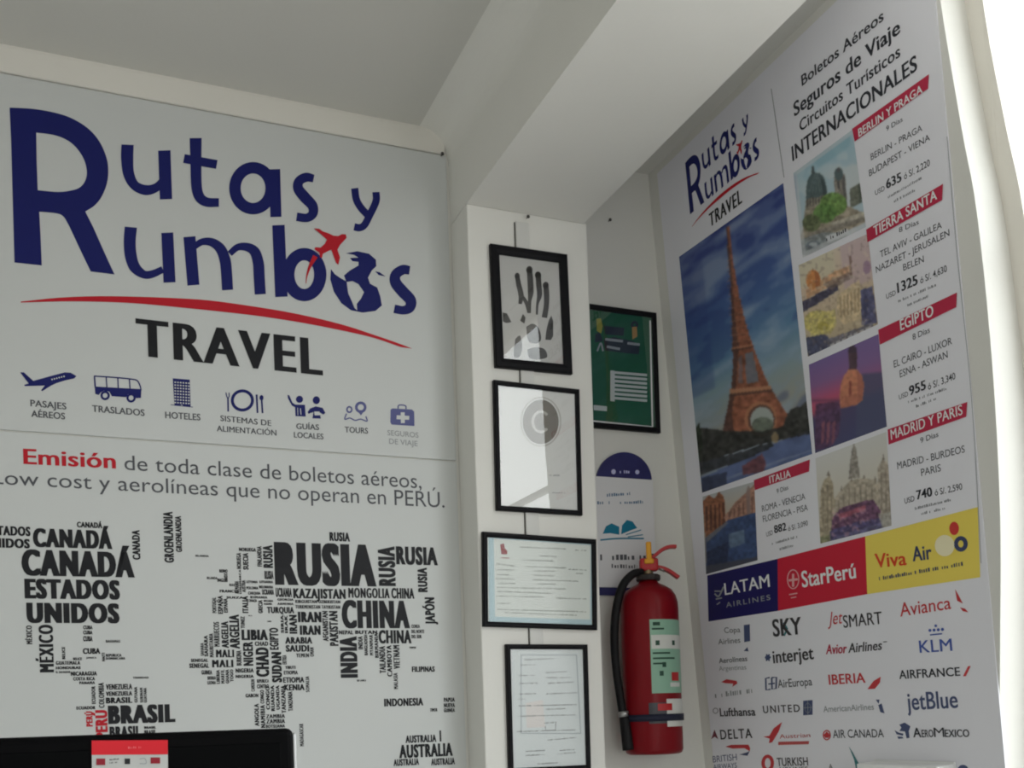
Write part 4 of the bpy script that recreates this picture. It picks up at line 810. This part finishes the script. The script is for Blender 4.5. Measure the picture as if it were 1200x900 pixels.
# green poster on the recessed wall, partly behind the pillar
g5 = lambda pts: Z(pts, 5.81, 685, 355); G5 = lambda x, y: g5([(x, y)])[0]
u_r, v_t = RC.uv(770, 368); _, v_b = RC.uv(771, 507)
t, sp, sh = picture_frame('black framed green poster with two figures, on the wall right of the pillar', RC, None, .016, GREEN,
    group=None, rect=(np.array([u_r-.13, (v_t+v_b)/2+.003]), .26, v_t-v_b+.004, 0.0))
prt('poster_margin', sp, [s_stroke(sp, g5([(446,120),(462,845)]), 1.8), s_stroke(sp, g5([(20,800),(462,845)]), 1.8)], WHITE, sh)
DG = ink('dark_green_print', 34, 70, 56); SK = ink('tan_print', 172, 136, 84); SL = ink('steel_print', 92, 106, 118); OL = ink('olive_print', 150, 150, 60)
prt('poster_figures', sp, [s_poly(sp, g5([(130,250),(200,232),(330,262),(375,290),(370,350),(300,345),(140,325)])), s_poly(sp, g5([(130,155),(270,170),(265,225),(140,215)])), s_poly(sp, g5([(72,210),(105,200),(125,260),(70,270)])), s_ring(sp, G5(340,150), 3, 3, 3)], ink('dark_slate_print', 38, 48, 60), sh)
prt('poster_figures', sp, [s_stroke(sp, g5([(140,248),(260,262)]), 3), s_stroke(sp, g5([(150,298),(240,315)]), 3), s_stroke(sp, g5([(85,330),(110,275),(125,330)]), 2), s_stroke(sp, g5([(290,275),(375,285)]), 3)], ink('pale_steel_print', 150, 158, 168), sh, 2)
prt('poster_figures', sp, [s_poly(sp, g5([(80,110),(110,105),(122,160),(112,210),(82,190)]))], OL, sh, 2); prt('poster_figures', sp, [s_poly(sp, g5([(322,165),(355,162),(358,230),(325,250)]))], SK, sh, 2)
prt('text_block', sp, [s_stroke(sp, g5([(178,472+29*k+0),(425,492+29*k*1.0)]), 3.0, 1) for k in range(7)]+[s_quad(sp, *g5([(175,460),(205,462),(205,672),(175,668)])), s_quad(sp, *g5([(60,695),(152,705),(152,738),(62,730)]))], ink('pale_text_block', 196, 204, 206), sh)
# arched plaque with a white sheet
pl = RC; g6 = lambda pts: Z(pts, 4.5, 680, 500); G6 = lambda x, y: g6([(x, y)])[0]
t = thing('wall_plaque', 'navy arched plaque with white panel and blue open book emblem, beside the fire extinguisher', 'plaque', RC.pt(*RC.uv(735, 697), -.015))
arc = [(733+32.5*math.cos(a), 563-34*math.sin(a)) for a in np.linspace(0, math.pi, 25)]
outl = [RC.uv(*p) for p in arc]; uL, vB = RC.uv(703, 697); uR, _ = RC.uv(764, 600); uR2, _ = RC.uv(701, 600)
outl = [(uR, vB)]+outl+[(uR2, vB)]
bm = bmesh.new(); prism(bm, [RC.pt(u, v, -.0155) for u, v in outl], tuple(np.array(RC.n)*.0075)); bmobj('backing', bm, mat('navy_plaque', (.03, .03, .13), .35, .4, noise=.2, nscale=40), t)
u0, v1 = RC.uv(697, 557.5); u1, v0 = RC.uv(770.5, 689)
V = [RC.pt(u, v, o) for o in (-.0075, -.0045) for u, v in ((u0, v0), (u1, v0), (u1, v1), (u0, v1))]
ps = obj('panel', V, [(0, 3, 2, 1), (4, 5, 6, 7), (0, 1, 5, 4), (1, 2, 6, 5), (2, 3, 7, 6), (3, 0, 4, 7)], mat('plaque_white', (.72, .72, .74), .5, .3), t)
sp = Plane(RC.p0-RC.n*.0045, RC.eu, RC.ev, RC.n); sb = Plane(RC.p0-RC.n*.008, RC.eu, RC.ev, RC.n)
prt('plaque_marks', sb, [s_disc(sb, G6(175,238), 2.6, 3), s_disc(sb, G6(300,240), 2.4, 2.6), s_scribble(sb, G6(208,246), G6(270,246), 3.6)], ink('pale_blue_mark', 190, 192, 226), t, 1)
prt('plaque_text', sp, [s_scribble(sp, G6(140,370), G6(262,360), 4), s_scribble(sp, G6(90,410), G6(330,405), 4)], ink('blue_text_print', 92, 120, 150), ps)
prt('book_emblem', sp, [s_poly(sp, g6([(118,565),(135,525),(165,510),(205,528),(205,570),(160,562)])), s_poly(sp, g6([(215,568),(220,520),(245,492),(275,500),(300,535),(270,545)])), s_stroke(sp, g6([(240,570),(320,545)]), 1.2), s_stroke(sp, g6([(250,582),(330,570)]), 1.2), s_stroke(sp, g6([(105,598),(200,590),(335,590)]), 1.8)], TEAL, ps)
prt('plaque_text', sp, [s_scribble(sp, G6(105,705), G6(395,700), 7, .92), s_scribble(sp, G6(165,745), G6(300,748), 5, .9)], GREY, ps)

# ================================================================== CORD, DUCT, SCREWS
u0 = PW.uv(606.5, 262)[0]; u1 = PW.uv(622, 262)[0]
bm = bmesh.new(); box(bm, (u0, PF-.004, 1.05), (u1, PF-.0003, 2.645), .0015, 1)
o = bmobj('cable_cover', bm, mat('white_plastic_strip', (.72, .72, .70), .5, .3)); tag(o, 'flat white cable cover strip running down the pillar behind the picture frames', 'cable cover')
bm = bmesh.new(); x = u0-.003; tube(bm, [(x, PF-.0021, 2.64), (x, PF-.0021, 2.0), (x+.001, PF-.0021, 1.05)], .0016, 8, 8)
o = bmobj('hanging_cord', bm, mat('dark_grey_cord', (.06, .055, .05), .7, .2), smooth=True); tag(o, 'thin dark cord hanging down the pillar behind the picture frames', 'cord')
def screw(px, py, plane_y, label):
    d = ray(px, py); c = CAM+d*(plane_y/d[1])
    bm = bmesh.new(); prof = [(.0012, 0), (.0012, .010), (.004, .010), (.005, .012), (.0038, .0145), (.0, .0155)]
    n = 14; rings = [[bm.verts.new((c[0]+r_*math.cos(2*math.pi*k/n), plane_y-z_, c[2]+r_*math.sin(2*math.pi*k/n))) for k in range(n)] for r_, z_ in prof]
    for i in range(len(rings)-1):
        for k in range(n): bm.faces.new((rings[i][k], rings[i][(k+1) % n], rings[i+1][(k+1) % n], rings[i+1][k]))
    bmesh.ops.remove_doubles(bm, verts=bm.verts, dist=.0002)
    tag(bmobj('screw', bm, mat('dark_steel', (.08, .075, .07), .45, .5, .6), smooth=True), label, 'screw', 'screws in the wall')
screw(617, 256, PF-.003, 'dark screw at the top of the pillar above the handprint picture')
screw(713, 259.5, D, 'dark screw in the wall right of the pillar, above the green poster')
screw(517, 182.5, D-.006, 'small dark screw at the top right corner of the logo sign')

# ================================================================== FIRE EXTINGUISHER
ec = CAM+ray(763.5, 790)*(2.69/ray(763.5, 790)[1]); ex, ey = ec[0], 2.69
ER = .0855; zb, zt = 1.135, 1.635
ext = thing('fire_extinguisher', 'red fire extinguisher with green label and black hose hung on the wall by the pillar', 'fire extinguisher', (ex, ey, zb))
EXR = mat('red_enamel', (.20, .003, .008), .36, .2, coat=.08, noise=.05, nscale=10)
bm = bmesh.new()
lathe(bm, [(0, zb), (ER-.012, zb), (ER-.004, zb+.004), (ER, zb+.014), (ER, zt-.075), (ER*.985, zt-.055), (ER*.92, zt-.034), (ER*.78, zt-.016), (ER*.55, zt-.004), (.03, zt+.004), (.026, zt+.012), (0, zt+.012)], (ex, ey)); bmesh.ops.remove_doubles(bm, verts=bm.verts, dist=.0002)
cyl = bmobj('cylinder', bm, EXR, ext, True)
BRS = mat('brass_valve', (.22, .17, .10), .4, .5, .8, noise=.15, nscale=40); RPL = mat('red_plastic', (.42, .012, .016), .4, .4); BRB = mat('black_rubber', (.008, .008, .009), .55, .2, noise=.2, nscale=30)
bm = bmesh.new(); lathe(bm, [(0, zt+.005), (.021, zt+.005), (.021, zt+.02), (.016, zt+.024), (.016, zt+.045), (0, zt+.045)], (ex, ey), 20); bmesh.ops.remove_doubles(bm, verts=bm.verts, dist=.0002); bmobj('valve_neck', bm, BRS, ext, False)
bm = bmesh.new(); lathe(bm, [(0, zt+.012), (.034, zt+.012), (.036, zt+.016), (.036, zt+.026), (.03, zt+.03), (0, zt+.03)], (ex, ey), 24); bmesh.ops.remove_doubles(bm, verts=bm.verts, dist=.0002); bmobj('collar_ring', bm, mat('dark_collar', (.035, .03, .028), .5, .3), ext)
# direction to the right in the picture
rd = Vector((ROT[0][0], ROT[0][1], 0)).normalized(); fd = Vector((-rd.y, rd.x, 0)); c0 = Vector((ex, ey, 0))
def E(r_, f_, z_): return c0+rd*r_+fd*f_+Vector((0, 0, z_))
MB = Matrix(((rd.x, fd.x, 0, ex), (rd.y, fd.y, 0, ey), (0, 0, 1, 0), (0, 0, 0, 1)))
bm = bmesh.new(); box(bm, (-.024, -.017, zt+.04), (.030, .017, zt+.078), .006, 2, MB); bmobj('valve_body', bm, RPL, ext)
def lever(name, pts, wid, th, m):
    bm = bmesh.new(); c = catmull(pts, 6); rings = []
    for i, (r_, z_) in enumerate(c):
        a_ = c[min(i+1, len(c)-1)]; b0 = c[max(i-1, 0)]; d = Vector((a_[0]-b0[0], 0, a_[1]-b0[1])).normalized(); n_ = Vector((-d.z, 0, d.x))
        rings.append([bm.verts.new(E(r_+n_.x*s_*th/2, q_*wid/2, z_+n_.z*s_*th/2)) for s_, q_ in ((1, -1), (1, 1), (-1, 1), (-1, -1))])
    for i in range(len(rings)-1):
        for k in range(4): bm.faces.new((rings[i][k], rings[i][(k+1) % 4], rings[i+1][(k+1) % 4], rings[i+1][k]))
    bm.faces.new(rings[0]); bm.faces.new(rings[-1][::-1])
    bmesh.ops.bevel(bm, geom=[e_ for e_ in bm.edges], offset=.0012, segments=1, affect='EDGES', clamp_overlap=True)
    bmobj(name, bm, m, ext)
lever('squeeze_lever', [(.0, zt+.070), (.022, zt+.086), (.045, zt+.103), (.066, zt+.110), (.086, zt+.110)], .024, .010, RPL)
lever('carry_handle', [(.008, zt+.052), (.035, zt+.050), (.060, zt+.040), (.090, zt+.018)], .026, .010, RPL)
bm = bmesh.new(); box(bm, (-.006, -.022, zt+.068), (.010, -.016, zt+.125), .004, 2, MB); box(bm, (-.012, -.023, zt+.06), (.016, -.016, zt+.075), .004, 2, MB)
bmobj('safety_seal', bm, mat('yellow_plastic', (.72, .34, .015), .45, .4), ext)
bm = bmesh.new(); tube(bm, [E(.032, -.012, zt+.045), E(.038, -.03, zt+.04), E(.048, -.012, zt+.036), E(.036, -.004, zt+.044)], .0026, 8); bmobj('pull_ring', bm, mat('steel_wire', (.45, .44, .42), .35, .5, .9), ext, True)
bm = bmesh.new()
tube(bm, [E(-.018, -.01, zt+.04), E(-.048, -.022, zt+.030), E(-.080, -.03, zt-.005), E(-.100, -.028, zt-.07), E(-.108, -.020, zt-.15), E(-.106, -.02, zt-.24), E(-.098, -.03, zt-.33), E(-.090, -.036, zt-.40)], [.010, .012, .0125, .0125, .0125, .012, .012, .012], 14, 6); bmobj('hose', bm, BRB, ext, True)
bm = bmesh.new(); tube(bm, [E(-.090, -.036, zt-.375), E(-.086, -.04, zt-.42), E(-.080, -.044, zt-.485)], [.015, .016, .018], 16); nz = bmobj('nozzle', bm, BRB, ext, True)
bm = bmesh.new(); tube(bm, [E(-.092, -.036, zt-.372), E(-.0905, -.037, zt-.388)], .0165, 16); bmobj('nozzle_ring', bm, mat('grey_metal', (.4, .4, .4), .4, .5, .8), nz, True)
# label wrapped on the cylinder: angle measured from the picture's right
va = math.atan2(-fd.y, -fd.x)                       # towards the viewer
def cyl_patch(name, a0, a1, z0, z1, m, r, parent, n=14):
    V, F = [], []
    for k in range(n+1):
        a_ = va+math.radians(a0+(a1-a0)*k/n)
        for z_ in (z0, z1): V.append((ex+r*math.cos(a_), ey+r*math.sin(a_), z_))
    F = [(2*k, 2*k+2, 2*k+3, 2*k+1) for k in range(n)]
    return obj(name, V, F, m, parent, True)
LG = mat('label_green', (.25, .44, .33), .4, .35, noise=.08, nscale=20); LW = mat('label_white', (.62, .63, .60), .45, .3, noise=.05, nscale=30)
zl1 = 1.525; zl0 = 1.312
lab = cyl_patch('label', -8, 84, zl0, zl1, LG, ER+.0006, ext)
cyl_patch('label_band', -6, 82, zl1-.085, zl1-.045, LW, ER+.0009, lab)
for k, z_ in enumerate((zl1-.03, zl1-.1, zl1-.115, zl1-.13)):
    cyl_patch('label_print', -4, 20+12*(k % 3), z_, z_+.005, DG, ER+.0012, lab, 8)
cyl_patch('label_print', -2, 12, zl1-.018, zl1-.008, DG, ER+.0012, lab, 6)
for a_, z_ in ((2, zl1-.075), (38, zl1-.075), (8, zl0+.05), (14, zl0+.075)): cyl_patch('label_print', a_, a_+8, z_, z_+.014, DG, ER+.0012, lab, 4)
cyl_patch('label_print', 34, 56, zl0+.035, zl0+.06, RPL, ER+.0012, lab, 6)['label'] = 'red symbol on the label'
cyl_patch('label_print', 30, 60, zl0+.018, zl0+.03, LW, ER+.0012, lab, 6)
cyl_patch('inspection_tag', 20, 82, 1.215, 1.295, LW, ER+.0012, ext)['label'] = 'white paper tag'
cyl_patch('inspection_tag', -15, 20, 1.225, 1.285, mat('label_dark', (.06, .06, .07), .4, .3, noise=.4, nscale=50), ER+.0012, ext)['label'] = 'dark printed tag'
cyl_patch('tag_arrow', 2, 32, 1.262, 1.282, RPL, ER+.0018, ext)
bm = bmesh.new(); lathe(bm, [(ER+.001, 1.232), (ER+.005, 1.232), (ER+.005, 1.252), (ER+.001, 1.252)], (ex, ey), 40); st = bmobj('strap', bm, mat('navy_strap', (.012, .014, .035), .6, .3), ext, True)
bm = bmesh.new(); box(bm, (-.03, .078, 1.215), (.03, .1085, 1.3), .003, 1, MB)
bm.free(); bm = bmesh.new(); box(bm, (ex-.03, ey+ER-.004, 1.2), (ex+.03, D-.0005, 1.62), .002, 1); bmobj('wall_bracket', bm, mat('dark_bracket', (.03, .03, .032), .45, .4), ext)

# ================================================================== MONITOR, DESK, HOLDER
def P_at(px, py, y): d = ray(px, py); return CAM+d*(y/d[1])
MY = 1.05
tr = P_at(344.5, 853, MY); MZ = tr[2]; MX1 = tr[0]; MX0 = MX1-.545; MZ0 = MZ-.325
mon = thing('computer_monitor', 'black computer monitor with a red and white sticker at its top edge, lower left', 'monitor', ((MX0+MX1)/2, MY+.1, .745))
BLP = mat('black_gloss_plastic', (.0015, .0015, .002), .6, .06, noise=.1, nscale=30); SCR = mat('black_screen_glass', (.0012, .0014, .0018), .6, .05)
bm = bmesh.new(); box(bm, (MX0, MY, MZ0), (MX1, MY+.035, MZ), .007, 3); bmobj('bezel', bm, BLP, mon)
bm = bmesh.new(); box(bm, (MX0+.014, MY-.0012, MZ0+.03), (MX1-.014, MY+.002, MZ-.014), .0008, 1); bmobj('screen', bm, SCR, mon)
bm = bmesh.new(); box(bm, (MX1-.0012, MY+.003, MZ0+.004), (MX1+.0022, MY+.03, MZ-.005), .001, 1); bmobj('lit_side_bezel', bm, mat('lit_bezel_grey', (.42, .43, .44), .3, .5, .7), mon)  # side of the black bezel; the light falling on it is painted as grey
bm = bmesh.new(); box(bm, (MX0+.22, MY+.036, .775), (MX0+.325, MY+.06, MZ0+.2), .006, 2); box(bm, (MX0+.15, MY+.034, MZ0+.1), (MX0+.395, MY+.05, MZ0+.24), .006, 2); bmobj('stand', bm, BLP, mon)
bm = bmesh.new(); box(bm, (MX0+.15, MY-.03, .7455), (MX0+.395, MY+.17, .777), .01, 3); bmobj('base', bm, BLP, mon)
MP = Plane((0, MY-.0014, 0), (1, 0, 0), (0, 0, 1), (0, -1, 0))
h8 = lambda pts: Z(pts, 3.333, 0, 830)
stk = prt('sticker', MP, [s_quad(MP, *h8([(358,126),(655,124),(657,330),(360,330)]))], mat('grey_sticker', (.50, .51, .50), .5, .3), mon, 1, label='red and white feature sticker')
prt('sticker_header', MP, [s_quad(MP, *h8([(358,126),(655,124),(655,180),(358,182)]))], ink('sticker_red', 210, 24, 40), stk, 2)
prt('sticker_symbol', MP, [s_scribble(MP, h8([(500,158)])[0], h8([(550,156)])[0], 2.6)], ink('sticker_pink', 226, 110, 116), stk, 3)
prt('sticker_symbol', MP, [s_quad(MP, *h8([(376,196),(411,196),(411,222),(376,222)])), s_quad(MP, *h8([(588,192),(625,192),(625,216),(588,216)]))], ink('sticker_dark_red', 140, 20, 40), stk, 2)
prt('sticker_symbol', MP, [s_quad(MP, *h8([(487,196),(508,196),(508,218),(487,218)])), s_scribble(MP, h8([(428,204)])[0], h8([(465,200)])[0], 2), s_scribble(MP, h8([(428,216)])[0], h8([(460,214)])[0], 2)], BLACK, stk, 2)
prt('sticker_symbol', MP, [s_stroke(MP, h8([(545,198),(565,196),(570,215),(545,216)]), 1)], GREYL, stk, 2)
desk = thing('desk', 'white office desk carrying the black monitor', 'desk', ((MX0+MX1)/2, MY+.1, 0))
DW = mat('white_laminate', (.68, .67, .65), .4, .4, noise=.03, nscale=10)
x0, x1 = MX0-.45, MX1+.35
bm = bmesh.new(); box(bm, (x0, MY-.3, .715), (x1, MY+.4, .745), .003, 2); bmobj('desktop', bm, DW, desk)
for xa in (x0+.02, x1-.05):
    bm = bmesh.new(); box(bm, (xa, MY-.26, 0), (xa+.03, MY+.36, .716), .002, 1); bmobj('side_panel', bm, DW, desk)
# brochure holder on the right wall under the airline logos
hu0, hv = RW.uv(1005, 897); hu1, hv2 = RW.uv(1121, 893)
hold = thing('brochure_holder', 'white box shaped holder on the right wall below the airline logos, at the bottom edge', 'brochure holder', RW.pt((hu0+hu1)/2, hv-.3))
hz = (hv+hv2)/2+.005
def rbox(bm, ua, ub, va, vb, oa, ob, bev=.003):
    vs = box(bm, (ua, oa, va), (ub, ob, vb), bev, 2)
    for v in vs: v.co = Vector(RW.pt(v.co.x, v.co.z, v.co.y))
HW = mat('white_gloss_plastic', (.84, .85, .85), .3, .5)
dp = .05
hu0 = RW.uv(1026, 897)[0]
bm = bmesh.new(); rbox(bm, hu0, hu1, hz-.3, hz+.004, .0006, .006); bmobj('back_plate', bm, HW, hold)
bm = bmesh.new(); rbox(bm, hu0, hu1, hz-.3, hz, .006, .009+dp); bmobj('tray', bm, HW, hold)
bpy.data.scenes.remove(_tmp)
